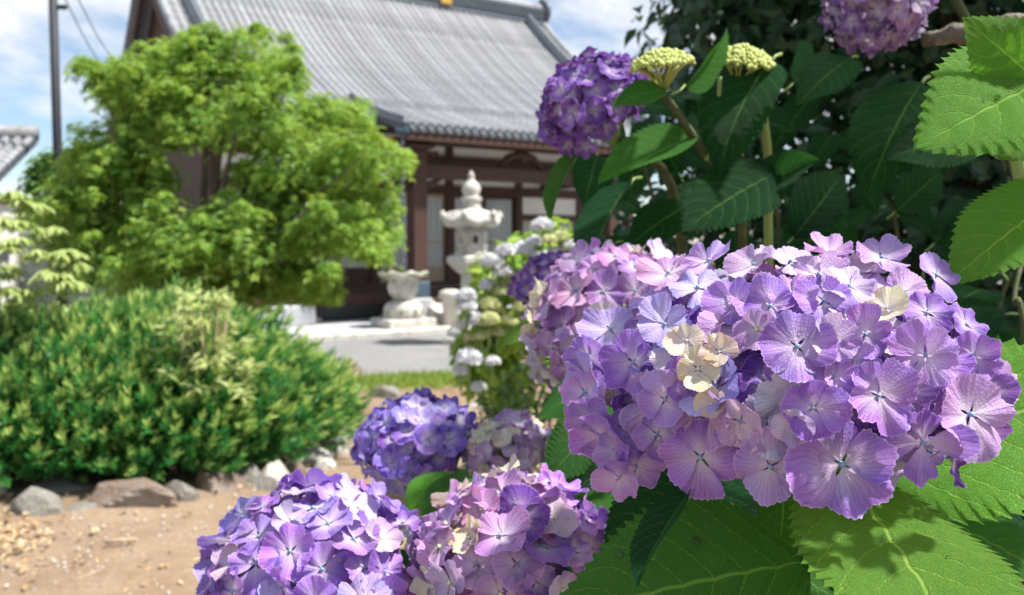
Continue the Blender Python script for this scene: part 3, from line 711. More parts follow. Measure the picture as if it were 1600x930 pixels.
def shoot_cloud(name, base, blobs, mat, n, L0, label, cat, tmn=13, tipmix=1.0, hs=1.0):
    t = empty(name, base); tag(t, label, cat)
    P, D, S, TS = [], [], [], []
    tv, tf, tp = tmpl_needles(tmn)
    tot = sum(r[0]*r[1] for c, r in blobs)
    for c, r in blobs:
        c = (c[0], c[1], c[2]*hs); r = (r[0], r[1], r[2]*hs); k = int(n*r[0]*r[1]/tot)
        d = rng.normal(size=(k*2, 3)); d /= np.linalg.norm(d, axis=1, keepdims=True); d = d[d[:, 2] > -.35][:k]; k = len(d)
        f = .80+.24*rng.random((k, 1)) + .05*np.sin(d[:, :1]*9+d[:, 1:2]*7)
        f[rng.random(k) < .25] *= .82
        P.append(np.array(c) + d*f*np.array(r)); dd = d*np.array((1, 1, .6)) + np.array((.22, -.05, .75)) + rng.normal(size=(k, 3))*.22
        D.append(dd); S.append(L0*(.6+.8*rng.random(k))); TS.append(np.clip((rng.random(k)**1.3)*1.5*(.40+.75*np.clip(d[:, 2]+.35, 0, 1)), 0, 1)*tipmix)
    P = np.concatenate(P); ok = P[:, 2] > .06
    me = cloud_mesh('foliage', P[ok], np.concatenate(D)[ok], np.concatenate(S)[ok], (tv, tf), mat, tipv=tp, tipscale=np.concatenate(TS)[ok])
    o = link('foliage', me, t); o['kind'] = 'stuff'
    mb = MB()
    for c, r in blobs:
        for q in range(4):
            a = q*1.6+c[0]; mb.tube([(c[0]*.5, c[1]*.5, -.03), (c[0]+r[0]*.3*math.cos(a), c[1]+r[1]*.3*math.sin(a), max(.2, c[2]*.8)), (c[0]+r[0]*.75*math.cos(a), c[1]+r[1]*.75*math.sin(a), c[2]+r[2]*.45)], [.03, .02, .006], 6)
    mb.build('stems', M['bark'], t); return t
yb = [((-.2, .1, .30), (1.15, .75, .80)), ((-1.2, .05, .35), (1.0, .8, .80)), ((.58, .25, .28), (.66, .62, .60)), ((.05, .45, .45), (.95, .6, .74)), ((-.6, -.35, .30), (.85, .45, .52)), ((.20, -.18, .25), (.72, .42, .46)), ((-1.5, -.25, .3), (.7, .5, .6)), ((.92, .50, .24), (.38, .40, .42))]
shoot_cloud('yew_shrub', Vector((-2.40, 5.55, 0)), yb, M['yew'], 11000, .128, 'broad low evergreen shrub with pale young tips inside the rock edging', 'shrub', tmn=15, hs=.83)
# dark heart of the shrub so that it reads dense
me_p, me_n = [], []
# pale leafy shrub at the left, pale feathery plant in the yew
lb = empty('pale_leaf_shrub', Vector((pix(20, 430, 5.6).x, 5.6, 0))); tag(lb, 'pale yellow-green leafy shrub left of the low evergreen shrub', 'shrub')
P, Nn, S, A = [], [], [], []
for (x, y, r) in ((25, 310, 22), (55, 330, 24), (20, 350, 30), (75, 365, 26), (30, 390, 34), (70, 405, 34), (105, 400, 26), (122, 415, 14), (25, 430, 36), (85, 435, 30), (10, 465, 40), (-20, 400, 40), (60, 465, 36), (-30, 340, 30), (110, 440, 18), (30, 490, 30)):
    Z = 5.3+random.uniform(-.15, .25); c = pix(x, y, Z)-lb.location; r = r/FPX*Z
    for q in range(8):
        tipd = Vector((random.uniform(-1, 1), random.uniform(-1, .4), random.uniform(-.2, .9))).normalized(); ctr = c + tipd*r*.6
        for k in range(9):       # whorl of drooping leaflets
            a = k*.7+random.random(); dr = Vector((math.cos(a), math.sin(a), -.55))
            P.append(ctr); A.append(dr); Nn.append(Vector((math.cos(a)*.5, math.sin(a)*.5, 1))); S.append(.085*random.uniform(.7, 1.2))
me = cloud_mesh('foliage', np.array(P), np.array(Nn), np.array(S), tmpl_leaf(.19, .06), M['pale_shrub'], along=np.array(A)); o = link('foliage', me, lb); o['kind'] = 'stuff'
mb = MB()
for q in range(9): mb.tube([(random.uniform(-.15, .15), random.uniform(-.1, .1), 0), (random.uniform(-.3, .3), random.uniform(-.15, .1), .7), (random.uniform(-.4, .4), random.uniform(-.2, .1), 1.3)], [.014, .01, .004], 5)
mb.build('stems', M['cane'], lb)
fp = empty('feathery_plant', Vector((pix(330, 520, 5.4).x, 5.35, 0))); tag(fp, 'pale feathery plant growing up through the low evergreen shrub', 'plant')
P, Nn, S, A = [], [], [], []
for q in range(120):
    f = random.random(); z = .52+.60*f**1.2; a = random.uniform(0, 6.28); rr = .34*(1-f*.65)*random.uniform(.1, 1.15)
    c = Vector((rr*math.cos(a), rr*.7*math.sin(a)-.12, z))
    for k in range(8):
        dr = Vector((math.cos(a)+random.uniform(-.7, .7), math.sin(a)+random.uniform(-.7, .7), random.uniform(.1, 1.0)))
        P.append(c); A.append(dr); Nn.append(Vector((random.uniform(-1, 1), random.uniform(-1, 0), 1))); S.append(.085*random.uniform(.6, 1.2))
me = cloud_mesh('foliage', np.array(P), np.array(Nn), np.array(S), tmpl_leaf(.12, .05), M['feather'], along=np.array(A)); o = link('foliage', me, fp); o['kind'] = 'stuff'
mb = MB()
for q in range(10):
    a = q*.7; mb.tube([(0, 0, 0), (.05*math.cos(a), .05*math.sin(a)-.06, .6), (.16*math.cos(a), .12*math.sin(a)-.12, 1.02)], [.01, .008, .003], 5)
mb.build('stems', M['twig'], fp)

# ------------------------------------------------------------------ rocks, twigs, litter
def rock(px, py, wpx, hpx, mat, label, seed, depth=.8, group='rocks edging the shrub bed', rotz=None):
    p = gnd(px, py); Z = proj(p)[2]; wd = wpx/FPX*Z/2; hh = hpx/FPX*Z*.88
    r = random.Random(seed); n, m = 26, 15; vs = []; fs = []
    ph = [(r.uniform(0, 6.28), r.uniform(.6, 1.4)) for _ in range(6)]
    nrm = [Vector((r.uniform(-1, 1), r.uniform(-1, 1), r.uniform(-.1, 1))).normalized() for _ in range(15)]; dd = [r.uniform(.52, .86) for _ in nrm]
    for j in range(m):
        th = math.pi*(j+.02)/(m-1+.04)
        for i in range(n):
            a = 2*math.pi*i/n; d = Vector((math.sin(th)*math.cos(a), math.sin(th)*math.sin(a), math.cos(th)))
            k = 1.06 + .08*math.sin(3*d.x*ph[0][1]+ph[0][0]) + .07*math.sin(4*d.y*ph[1][1]+ph[1][0]+2*d.z)
            for q, e in zip(nrm, dd):
                t = d.dot(q)
                if t*k > e: k = e/t
            vs.append((d.x*k*wd*1.12, d.y*k*wd*depth*1.1, d.z*k*hh*.80 + hh*.30))
    for j in range(m-1):
        for i in range(n): q = (i+1) % n; fs.append((j*n+i, (j+1)*n+i, (j+1)*n+q, j*n+q))
    fs += [tuple(range(n)), tuple((m-1)*n+i for i in range(n-1, -1, -1))]
    mb = MB(); mb.add(vs, fs); o = mb.build('rock', M[mat], None, (p.x, p.y+wd*depth*.7, -.03)); o.rotation_euler = (0, 0, r.uniform(-.25, .25) if rotz is None else rotz)
    tag(o, label, 'rock', group); return o
rock(45, 808, 105, 52, 'rock', 'low lichened grey rock at the end of the edging by the leaf litter', 1)
rock(192, 796, 150, 62, 'rock_brown', 'broad angular brown rock, largest of the edging', 2)
rock(84, 772, 110, 30, 'rock', 'flat grey rock half hidden behind the low lichened rock', 3)
rock(335, 766, 95, 46, 'rock_brown', 'dark rock shaded under the evergreen shrub beside the broad brown one', 4)
rock(385, 752, 55, 36, 'rock', 'small shaded rock next to the white pointed one', 14)
rock(424, 760, 66, 52, 'rock_pale', 'pointed whitish rock standing out of the edging', 5)
rock(490, 724, 60, 38, 'rock_pale', 'rounded pale grey rock between the pointed one and a smaller one', 6)
rock(524, 704, 40, 34, 'rock_pale', 'small pale rock ending the shrub edging', 7)
rock(128, 800, 60, 26, 'rock', 'small low rock wedged between the lichened rock and the broad brown one', 31)
rock(278, 782, 62, 40, 'rock', 'squat grey rock beside the broad brown one', 32)
rock(458, 742, 40, 30, 'rock_brown', 'small brown rock after the pointed whitish one', 33)
rock(508, 714, 30, 20, 'rock', 'little grey rock filling a gap near the end of the edging', 34)
rock(602, 624, 62, 34, 'rock', 'grey boulder lying on the path edge by the grass strip', 8, group='loose stones')
rock(543, 596, 42, 50, 'rock_brown', 'reddish brown upright rock at the far side of the evergreen shrub', 9, group='loose stones')
rock(-15, 770, 40, 90, 'rock_pale', 'tall pale rock beside the low lichened rock', 19)
rock(655, 757, 36, 18, 'rock_pale', 'pale flat stone on the soil under the blue-violet hydrangea head', 10, group='loose stones')
rock(728, 745, 40, 28, 'rock_brown', 'tan stone on the soil between two hydrangea heads', 11, group='loose stones')
rock(745, 640, 50, 16, 'rock_pale', 'flat pale stone at the foot of the white hydrangea', 12, group='loose stones')
rock(785, 655, 34, 30, 'rock_brown', 'small brown stone at the foot of the white hydrangea', 13, group='loose stones')
rock(800, 630, 40, 14, 'rock_pale', 'small white stone deeper under the white hydrangea', 15, group='loose stones')
def twig(pts, r, label):
    mb = MB(); mb.tube([gnd(*q)+Vector((0, 0, .008+r)) for q in pts], [r, r*1.1, r*.6][:len(pts)], 6); o = mb.build('twig', M['twig']); tag(o, label, 'twig', 'twigs on the path')
twig([(165, 853), (188, 851), (213, 848)], .011, 'short thick pale twig on the path')
twig([(112, 912), (140, 903), (165, 893)], .005, 'thin straight twig on the path near the leaf litter')
N = 330
pos = []; 
for i in range(N):
    if i < 190: q = gnd(random.gauss(15, 38), random.gauss(845, 18))
    else: q = gnd(random.uniform(-20, 560), random.uniform(700, 930))
    pos.append((q.x, q.y, .012+random.random()*.012))
nn = np.array([(random.gauss(0, .35), random.gauss(0, .35), 1) for _ in range(N)])
o = link('leaf_litter', cloud_mesh('leaf_litter', np.array(pos), nn, .022+.025*rng.random(N), tmpl_leaf(.3, .2), M['litter'])); tag(o, 'dry orange and tan fallen leaves scattered on the path', 'fallen leaves', kind='stuff')
N = 700; q = np.array([tuple(gnd(random.uniform(-20, 700), random.uniform(620, 935))) for _ in range(N)]); q[:, 2] = .004
o = link('gravel', cloud_mesh('gravel', q, rng.normal(size=(N, 3))*.3+np.array((0, 0, 1)), .008+.012*rng.random(N), (np.array([(-.5, -.4, 0), (.5, -.3, 0), (.4, .5, 0), (-.4, .4, 0), (0, 0, .5)]), [(0, 1, 4), (1, 2, 4), (2, 3, 4), (3, 0, 4)]), M['rock_pale'])); tag(o, 'small pale pebbles scattered in the bare earth', 'gravel', kind='stuff')
N = 9000; a0, a1 = gnd(470, 604), gnd(720, 592); P = []
for i in range(N):
    f = random.random(); c = a0.lerp(a1, f*1.25-.12); P.append((c.x+random.gauss(0, .04), c.y+random.gauss(0, .22)-.1, .0))
d = rng.normal(size=(N, 3))*.35+np.array((0, 0, 1))
bl = (np.array([(-.05, 0, 0), (.05, 0, 0), (.03, .05, .6), (0, .22, 1.0)]), [(0, 1, 2), (0, 2, 3)])
o = link('grass_strip', cloud_mesh('grass_strip', np.array(P), d, .05+.05*rng.random(N), bl, M['grass'])); tag(o, 'yellow-green grass strip along the paving edge', 'grass', kind='stuff')

# ------------------------------------------------------------------ hydrangeas: florets
def floret_mesh(seed, open_=False, cream=False, cupk=.25):
    r = random.Random(seed); vs = []; fs = []; uvs = []; mi = []
    nu, nv = 41, 9
    for k in range(4):
        ang = k*math.pi/2 + r.uniform(-.13, .13); Lk = r.uniform(.80, 1.08); A = R(r.uniform(33, 38) if open_ else r.uniform(47, 60))
        teeth = r.choice((5, 6, 7)); ph = r.uniform(0, 1); cup = cupk*r.uniform(-.2, 1.9); ru = r.uniform(.06, .15); rf_ = r.uniform(4, 7); rp = r.uniform(0, 6.28)
        lay = .05 if k % 2 else 0.0; tipc = r.uniform(-.28, .10); fold = r.uniform(-.10, .16); tw = r.uniform(-.2, .2)
        b = len(vs)
        for j in range(nv):
            v = .05 + .95*j/(nv-1); s = min(1, v/.55); s = s*s*(3-2*s); a = A*(.42+.58*s)
            for i in range(nu):
                u = -1+2*i/(nu-1); Lu = Lk*(1-.13*abs(u)**2.2-.22*abs(u)**7)
                tt = (u*teeth+ph) % 1.0; tooth = (1-abs(2*tt-1))
                rr = v*Lu + .05*(tooth-.5)*v**8 + .022*math.sin(u*9+ph*20)*v**6 + .02*math.sin(u*5+rp)*v**3
                th = ang + u*a
                z = lay*v + cup*rr**1.6 + ru*v*v*math.sin(u*rf_+rp) + tipc*max(0, v-.6)**2*2.2 + fold*abs(u)*v*.6 + tw*u*v*v*.6 + .012*math.sin(u*23+rp*3)*v*v + .02*math.sin(u*11+rp)*v**4
                vs.append((rr*math.cos(th), rr*math.sin(th), z)); uvs.append((u*.5*(.45+.55*v)+.5, v))
        for j in range(nv-1):
            for i in range(nu-1):
                fs.append((b+j*nu+i, b+j*nu+i+1, b+(j+1)*nu+i+1, b+(j+1)*nu+i)); mi.append(0)
    # centre: bead with four tiny lobes and its pedicel
    mb = MB(); br = .056 if not cream else .085
    mb.lathe([(.001, -.30), (.028, -.28), (.03, -.02), (br*.7, .01), (br, .05), (br*.8, .09), (.001, .105)], 8)
    if not cream:
        for q in range(4):
            a = q*math.pi/2+.4; mb.tube([(0, 0, .06), (.066*math.cos(a), .066*math.sin(a), .068)], [.034, .022], 5)
    b = len(vs); vs += mb.v; uvs += [(.5, .5)]*len(mb.v)
    for f in mb.f: fs.append(tuple(b+i for i in f)); mi.append(1)
    me = bpy.data.meshes.new('floret'); me.from_pydata(vs, [], fs); me.materials.append(M['petal']); me.materials.append(M['bead_cream' if cream else 'bead_blue'])
    me.polygons.foreach_set('material_index', mi); me.polygons.foreach_set('use_smooth', [True]*len(fs))
    ul = me.uv_layers.new(name='UVMap'); lv = np.empty(len(me.loops), np.int32); me.loops.foreach_get('vertex_index', lv)
    ul.data.foreach_set('uv', np.array(uvs, np.float32)[lv].ravel()); me.update(); return me
FL = [floret_mesh(100+i) for i in range(9)]; FO = [floret_mesh(200+i, True) for i in range(2)]; FC = [floret_mesh(300+i, False, True, .55) for i in range(4)]
FP = [floret_mesh(400+i, False, True, .30) for i in range(4)]
LAV = (.38, .21, .64); LAV2 = (.50, .33, .68); PNK = (.58, .36, .62); VIO = (.20, .075, .42); BLUEV = (.32, .24, .70); CREAM = (.76, .70, .50); PALE = (.66, .55, .72); SHADED = (.24, .05, .24); SKYL = (.46, .40, .78)  # dark magenta is a floret's shaded look put into its colour
def jit(c, k=.12): return tuple(min(1, max(0, x*random.uniform(1-k, 1+k))) for x in c)
def put_floret(head, loc, nrm, down, rad, me, colr, spin=0.0):
    """loc, nrm in the head's local space; 'down' = direction one sepal points to"""
    n = Vector(nrm).normalized(); x = Vector(down) - n*n.dot(Vector(down)); x = x.normalized() if x.length > 1e-4 else n.orthogonal().normalized(); y = n.cross(x)
    m = Matrix((x, y, n)).transposed().to_4x4() @ Matrix.Rotation(spin, 4, 'Z')
    o = bpy.data.objects.new('floret', me); col.objects.link(o); o.parent = head
    o.matrix_basis = Matrix.Translation(loc) @ m @ Matrix.Diagonal((rad, rad, rad*random.uniform(.8, 1.2), 1)); o.color = tuple(colr)+(1,); return o
def head_stalks(bush, name, cw, axis, rad, cz, n=26, label=None):
    """flower_head part: branching green stalks that carry the florets; origin at head centre"""
    mb = MB(); ax = Vector(axis).normalized(); q = ax.to_track_quat('Z', 'Y')
    for i in range(n):
        a = i*2.4; th = math.sqrt((i+.5)/n)*1.75; d = q @ Vector((math.sin(th)*math.cos(a)*rad, math.sin(th)*math.sin(a)*rad, math.cos(th)*cz))
        b = -ax*cz*.95; mb.tube([b, b*.3+d*.45, d*.93], [.0028, .0020, .0012], 5)
    mb.tube([-ax*cz*1.6, -ax*cz*.8], [.004, .0045], 6)
    o = mb.build(name, M['stalk'], bush, Vector(cw)-bush.location)
    if label: o['label'] = label
    return o
def dome_head(bush, cw, axis, rad, cz, n, fr, colfn, label, thmax=1.95, inner=True, meshfn=None, seed=1):
    random.seed(seed); h = head_stalks(bush, 'flower_head', cw, axis, rad, cz, label=label); q = Vector(axis).normalized().to_track_quat('Z', 'Y')
    cm_ = math.cos(thmax)
    for lay, (k, cnt) in enumerate(((1.0, n), (.78, n//2 if inner else 0))):
        for i in range(cnt):
            ct = 1-(1-cm_)*(i+.5)/cnt; st = math.sqrt(max(0, 1-ct*ct)); a = i*2.39996+lay*1.1+random.uniform(-.12, .12)
            dl = Vector((st*math.cos(a), st*math.sin(a), ct)); kk = k*random.uniform(.93, 1.06)
            loc = q @ Vector((dl.x*rad*kk, dl.y*rad*kk, dl.z*cz*kk)); nr = q @ Vector((dl.x/rad, dl.y/rad, dl.z/cz)).normalized()
            nr = nr + Vector((random.gauss(0, .24), random.gauss(0, .24), random.gauss(0, .24)))
            c, cls = colfn(loc, lay); me = random.choice(FC if cls == 'c' else FP if cls == 'p' else FL)
            if lay: c = tuple(x*y for x, y in zip(c, (.8, .7, .8)))  # inner florets darkened: shade inside the head put into their colour
            put_floret(h, loc, nr, Vector((0, 0, -1)), fr*random.uniform(.78, 1.12)*(.75 if cls == 'c' else .85 if cls == 'p' else 1), me, jit(c), random.uniform(0, 1.57))
    return h

# ------------------------------------------------------------------ hydrangeas: leaves
def leaf_mesh(seed, wr=.36, bend=.5, fold=.25, nt_=61, nu=11, teeth=20, quilt=.010, wave=.03):
    nt_ = teeth*5+1; r = random.Random(seed); vs = []; uvs = []; fs = []; ph = r.uniform(0, 6); asym = r.uniform(.93, 1.07)
    ang = 0.0; px_, pz = 0.0, 0.0; pts = []
    for k in range(nt_):
        t = k/(nt_-1); pts.append((px_, pz, ang)); da = bend/(nt_-1)*(.5+1.0*t); px_ += math.cos(ang)/(nt_-1); pz += math.sin(ang)/(nt_-1); ang -= da
    for k in range(nt_):
        t = k/(nt_-1); x0, z0, an = pts[k]
        wv = wr*(max(t, 0)**.58)*(max(0, 1-t)**.82)*1.95*(1-.28*max(0, (t-.7)/.3))
        saw = (k % 5)/4.0; wt = wv + .022*wr/.36*(saw**1.5-.35)*(1 if .06 < t < .97 else 0)*min(1, 3*(1-t))*(.8+.4*math.sin(k*1.7+ph)**2)
        for i in range(nu):
            u = -1+2*i/(nu-1); au = abs(u); ed = wv + (wt-wv)*au**5
            y = u*max(ed, .0015)*(asym if u > 0 else 2-asym)
            phs = (t-.26*au**1.25)*8.5
            z = fold*abs(y) + quilt*abs(math.sin(math.pi*(phs)))*(1-au**4)*(1-.6*t) + wave*au*au*math.sin(t*9+ph+(1.3 if u > 0 else 0)) - .10*fold*y*y/max(wr, .1)
            fx = .012*au**4*saw if .06 < t < .97 else 0
            vs.append((x0 + z*math.sin(an)*-1 + fx, y, z0 + z*math.cos(an))); uvs.append((t, u*.5+.5))
    for k in range(nt_-1):
        for i in range(nu-1): fs.append((k*nu+i, (k+1)*nu+i, (k+1)*nu+i+1, k*nu+i+1))
    # petiole
    mb = MB(); mb.tube([(-.16, 0, -.05), (-.07, 0, -.006), (.02, 0, -.008)], [.014, .012, .010], 6); b = len(vs)
    vs += mb.v; uvs += [(.5, .5)]*len(mb.v); mi = [0]*len(fs)
    for f in mb.f: fs.append(tuple(b+i for i in f)); mi.append(1)
    me = bpy.data.meshes.new('leaf'); me.from_pydata(vs, [], fs); me.materials.append(M['hleaf']); me.materials.append(M['stalk'])
    me.polygons.foreach_set('material_index', mi); me.polygons.foreach_set('use_smooth', [True]*len(fs))
    ul = me.uv_layers.new(name='UVMap'); lv = np.empty(len(me.loops), np.int32); me.loops.foreach_get('vertex_index', lv)
    ul.data.foreach_set('uv', np.array(uvs, np.float32)[lv].ravel()); me.update(); return me
LFM = [leaf_mesh(500+i, wr=random.uniform(.30, .38), bend=random.uniform(.25, .9), fold=random.uniform(.1, .35)) for i in range(8)]
GRN = (.046, .165, .036); SHGRN = (.004, .050, .021); LIME = (.115, .29, .045); YGRN = (.11, .285, .050)  # darkest leaf green has canopy and inner-bush shade put into it
def put_leaf(bush, base, tip, up, me, colr):
    base, tip = Vector(base), Vector(tip); x = tip-base; ln = x.length; x = x/ln; n = Vector(up); n = (n - x*n.dot(x)).normalized(); y = n.cross(x)
    o = bpy.data.objects.new('leaf', me); col.objects.link(o); o.parent = bush
    o.matrix_basis = Matrix.Translation(base-bush.location) @ Matrix((x, y, n)).transposed().to_4x4() @ Matrix.Diagonal((ln, ln, ln, 1)); o.color = tuple(jit(colr, .12))+(1,); return o
def cane(bush, pts, r0, r1, mat='stalk'):
    pts = [Vector(p)-bush.location for p in pts]; n = len(pts); mb = MB()
    fine = []
    for k in range(n-1):                    # Catmull-Rom through the given points
        p0, p1, p2, p3 = pts[max(k-1, 0)], pts[k], pts[k+1], pts[min(k+2, n-1)]
        for j in range(6):
            t = j/6; fine.append(.5*((2*p1)+(p2-p0)*t+(2*p0-5*p1+4*p2-p3)*t*t+(3*p1-p0-3*p2+p3)*t**3))
    fine.append(pts[-1]); mb.tube(fine, [r0+(r1-r0)*i/(len(fine)-1) for i in range(len(fine))], 8); return mb.build('stem', M[mat], bush)

# ---- bush A: the big lavender head
A_ = empty('hydrangea_bush', (.22, .62, 0)); tag(A_, 'hydrangea with a huge lavender mophead over broad veined leaves', 'hydrangea')
hc = pix(1240, 586, .425); ra = Vector((.083, .080, .049))
random.seed(3)
H = head_stalks(A_, 'flower_head', hc, (0, -.12, 1), .085, .05, 60, label='huge lavender mophead with a few cream florets at its middle')
def hit(px, py):
    d = (pix(px, py, 1.0) - cam.location).normalized(); o = cam.location - hc
    oo = Vector((o.x/ra.x, o.y/ra.y, o.z/ra.z)); dd = Vector((d.x/ra.x, d.y/ra.y, d.z/ra.z))
    a, b, c = dd.dot(dd), 2*oo.dot(dd), oo.dot(oo)-1; D = b*b-4*a*c
    t = (-b-math.sqrt(D))/(2*a) if D > 0 else -b/(2*a)
    p = o + d*t; k = Vector((p.x/ra.x**2, p.y/ra.y**2, p.z/ra.z**2)).normalized(); return p, k
front = [(997, 569, 52, 0, LAV, 'f', 12), (1105, 696, 74, 2, LAV, 'f', 4), (1207, 702, 66, 1, LAV2, 'f', -6), (1262, 686, 42, 0, PALE, 'p', 8), (1308, 703, 84, 3, LAV, 'f', 20), (1422, 674, 70, 'o', LAV, 'f', 2),
    (1484, 639, 72, 4, LAV2, 'f', 15), (1428, 566, 56, 5, LAV2, 'f', 40), (1359, 617, 64, 6, LAV, 'f', 30), (1268, 633, 52, 7, LAV, 'f', 0), (1244, 553, 60, 8, LAV, 'f', 0), (1202, 597, 56, 0, VIO, 'f', 30),
    (1205, 498, 48, 1, LAV, 'f', 10), (1238, 483, 46, 2, LAV2, 'f', 30), (1184, 525, 38, 0, PNK, 'p', 15), (1285, 485, 50, 4, LAV, 'f', 0), (1129, 556, 29, 0, CREAM, 'c', 20), (1098, 580, 34, 1, CREAM, 'c', 0),
    (1053, 621, 46, 5, LAV2, 'f', 10), (1034, 672, 44, 6, LAV, 'f', 20), (1298, 543, 42, 7, PALE, 'p', 20), (1117, 628, 26, 2, CREAM, 'c', 0), (1080, 540, 30, 3, CREAM, 'c', 25), (943, 679, 54, 8, LAV, 'f', 5), (975, 640, 42, 0, VIO, 'f', 40),
    (1030, 715, 46, 1, SHADED, 'f', 20), (1494, 520, 46, 2, LAV, 'f', 0), (1504, 563, 44, 3, LAV, 'f', 30), (1378, 495, 36, 1, CREAM, 'c', 10), (1451, 450, 46, 4, LAV2, 'f', 0), (1349, 529, 46, 5, LAV, 'f', 0), (920, 612, 48, 6, LAV2, 'f', 10),
    (1532, 612, 40, 7, LAV, 'f', 10), (1112, 425, 48, 8, LAV2, 'f', 0), (1049, 437, 46, 0, PNK, 'f', 20), (1025, 478, 48, 1, SKYL, 'f', 0), (1098, 470, 54, 2, SKYL, 'f', 30), (1180, 430, 46, 3, PALE, 'f', 0), (1235, 424, 48, 4, PALE, 'f', 10),
    (1296, 400, 42, 5, PNK, 'f', 0), (1277, 445, 46, 6, PALE, 'f', 20), (1335, 428, 48, 7, PALE, 'f', 0), (1372, 418, 44, 8, LAV2, 'f', 30), (1320, 470, 44, 0, PALE, 'f', 10), (1405, 470, 44, 1, PNK, 'f', 0), (1440, 500, 46, 2, LAV, 'f', 20),
    (1150, 480, 46, 3, LAV, 'f', 10), (960, 520, 48, 4, SKYL, 'f', 0), (1050, 520, 46, 5, SKYL, 'f', 20), (930, 560, 44, 6, LAV, 'f', 10), (1075, 590, 40, 7, LAV, 'f', 0), (1160, 655, 46, 8, PALE, 'f', 30), (1370, 565, 44, 0, VIO, 'f', 10),
    (1330, 665, 44, 1, VIO, 'f', 0), (1455, 600, 40, 2, VIO, 'f', 0), (1150, 610, 40, 3, VIO, 'f', 0), (1240, 655, 36, 4, PALE, 'p', 10), (1385, 640, 44, 5, VIO, 'f', 20), (1518, 668, 40, 6, LAV, 'f', 20), (1500, 690, 40, 7, VIO, 'f', 10), (1160, 560, 30, 2, VIO, 'f', 0), (1300, 590, 40, 3, LAV, 'f', 15),
    (985, 590, 40, 1, VIO, 'f', 5), (900+68, 700, 44, 2, LAV2, 'f', 25), (1225, 590, 34, 1, LAV2, 'f', 45), (990, 672, 50, 4, LAV2, 'f', 15), (1006, 712, 46, 6, LAV, 'f', 30), (928, 648, 48, 7, LAV, 'f', 20), (935, 590, 46, 8, SKYL, 'f', 0), (975, 735, 40, 3, LAV2, 'f', 10), (1062, 668, 42, 2, VIO, 'f', 10)]
taken = []
for n, (px, py, rp, mi, c, cls, sp) in enumerate(front):
    p, k = hit(px, py); toc = (cam.location - (hc+p)).normalized()
    deep = c in (VIO, SHADED); off = (-.009 if deep else -.003 if rp < 40 and cls == 'f' else random.uniform(.001, .007) + (.004 if rp > 62 else 0))
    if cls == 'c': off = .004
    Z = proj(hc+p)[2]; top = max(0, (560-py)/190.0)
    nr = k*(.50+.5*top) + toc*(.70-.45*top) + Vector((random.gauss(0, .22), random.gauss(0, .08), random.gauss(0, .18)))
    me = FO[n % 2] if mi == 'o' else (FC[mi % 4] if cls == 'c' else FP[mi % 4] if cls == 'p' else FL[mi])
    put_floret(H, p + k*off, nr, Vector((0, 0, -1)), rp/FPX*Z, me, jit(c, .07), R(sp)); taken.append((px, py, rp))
cnt = 290
for i in range(cnt):
    ct = 1-1.62*(i+.5)/cnt; st = math.sqrt(max(0, 1-ct*ct)); a = i*2.39996; d = Vector((st*math.cos(a), st*math.sin(a), ct))
    p = Vector((d.x*ra.x, d.y*ra.y, d.z*ra.z)); k = Vector((d.x/ra.x, d.y/ra.y, d.z/ra.z)).normalized(); toc = (cam.location-(hc+p)).normalized()
    X_, Y_, Z = proj(hc+p)
    inner = False
    if k.dot(toc) > -.05:
        if any((X_-x)**2+(Y_-y)**2 < (.62*r_)**2 for x, y, r_ in taken): inner = True
    if inner and i % 2: continue
    if k.dot(toc) < -.45 and i % 2: continue
    if d.z < -.35 and d.y < 0 and inner is False and Y_ > 735: continue
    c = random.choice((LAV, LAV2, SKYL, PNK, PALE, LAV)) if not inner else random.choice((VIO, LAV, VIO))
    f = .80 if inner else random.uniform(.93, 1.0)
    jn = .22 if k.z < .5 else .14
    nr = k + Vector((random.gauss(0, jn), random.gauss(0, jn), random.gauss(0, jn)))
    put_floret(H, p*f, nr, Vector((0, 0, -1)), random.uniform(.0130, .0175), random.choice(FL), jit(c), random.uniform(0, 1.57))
# a loose sepal hanging at the lower right
put_floret(H, hit(1497, 722)[0]*.97, Vector((.9, -.3, -.1)), Vector((0, 0, -1)), .0135, FO[0], VIO, 0)
cane(A_, [(.22, .62, 0), (.20, .55, .6), hc+Vector((.01, .03, -.25)), hc+Vector((.0, .012, -.055))], .007, .0045)

# second head behind it, small purple head behind that
def colA(loc, lay): 
    x = random.random()
    return (random.choice(((.46, .26, .52), (.52, .30, .54), (.40, .22, .54), PNK)), 'f') if x < .66 else ((CREAM, 'c') if x < .82 else (PALE, 'p'))
dome_head(A_, pix(958, 506, .76), (-.45, -.45, .8), .071, .061, 66, .0200, colA, 'pink-lavender mophead with cream florets peeping out behind the huge one', 1.9, seed=11)
cane(A_, [(.22, .62, 0), (.16, .65, .7), pix(985, 620, .80), pix(966, 525, .765)], .006, .004)
def colB(loc, lay): return (VIO, 'f') if random.random() < .7 else (random.choice((PALE, LAV)), 'p')
dome_head(A_, pix(853, 442, 1.15), (-.3, -.4, .8), .040, .030, 40, .0125, colB, 'small purple mophead fading to grey on one side', 1.9, seed=12)
cane(A_, [(.22, .62, 0), (.14, .9, .8), pix(890, 560, 1.12), pix(858, 465, 1.15)], .006, .003)

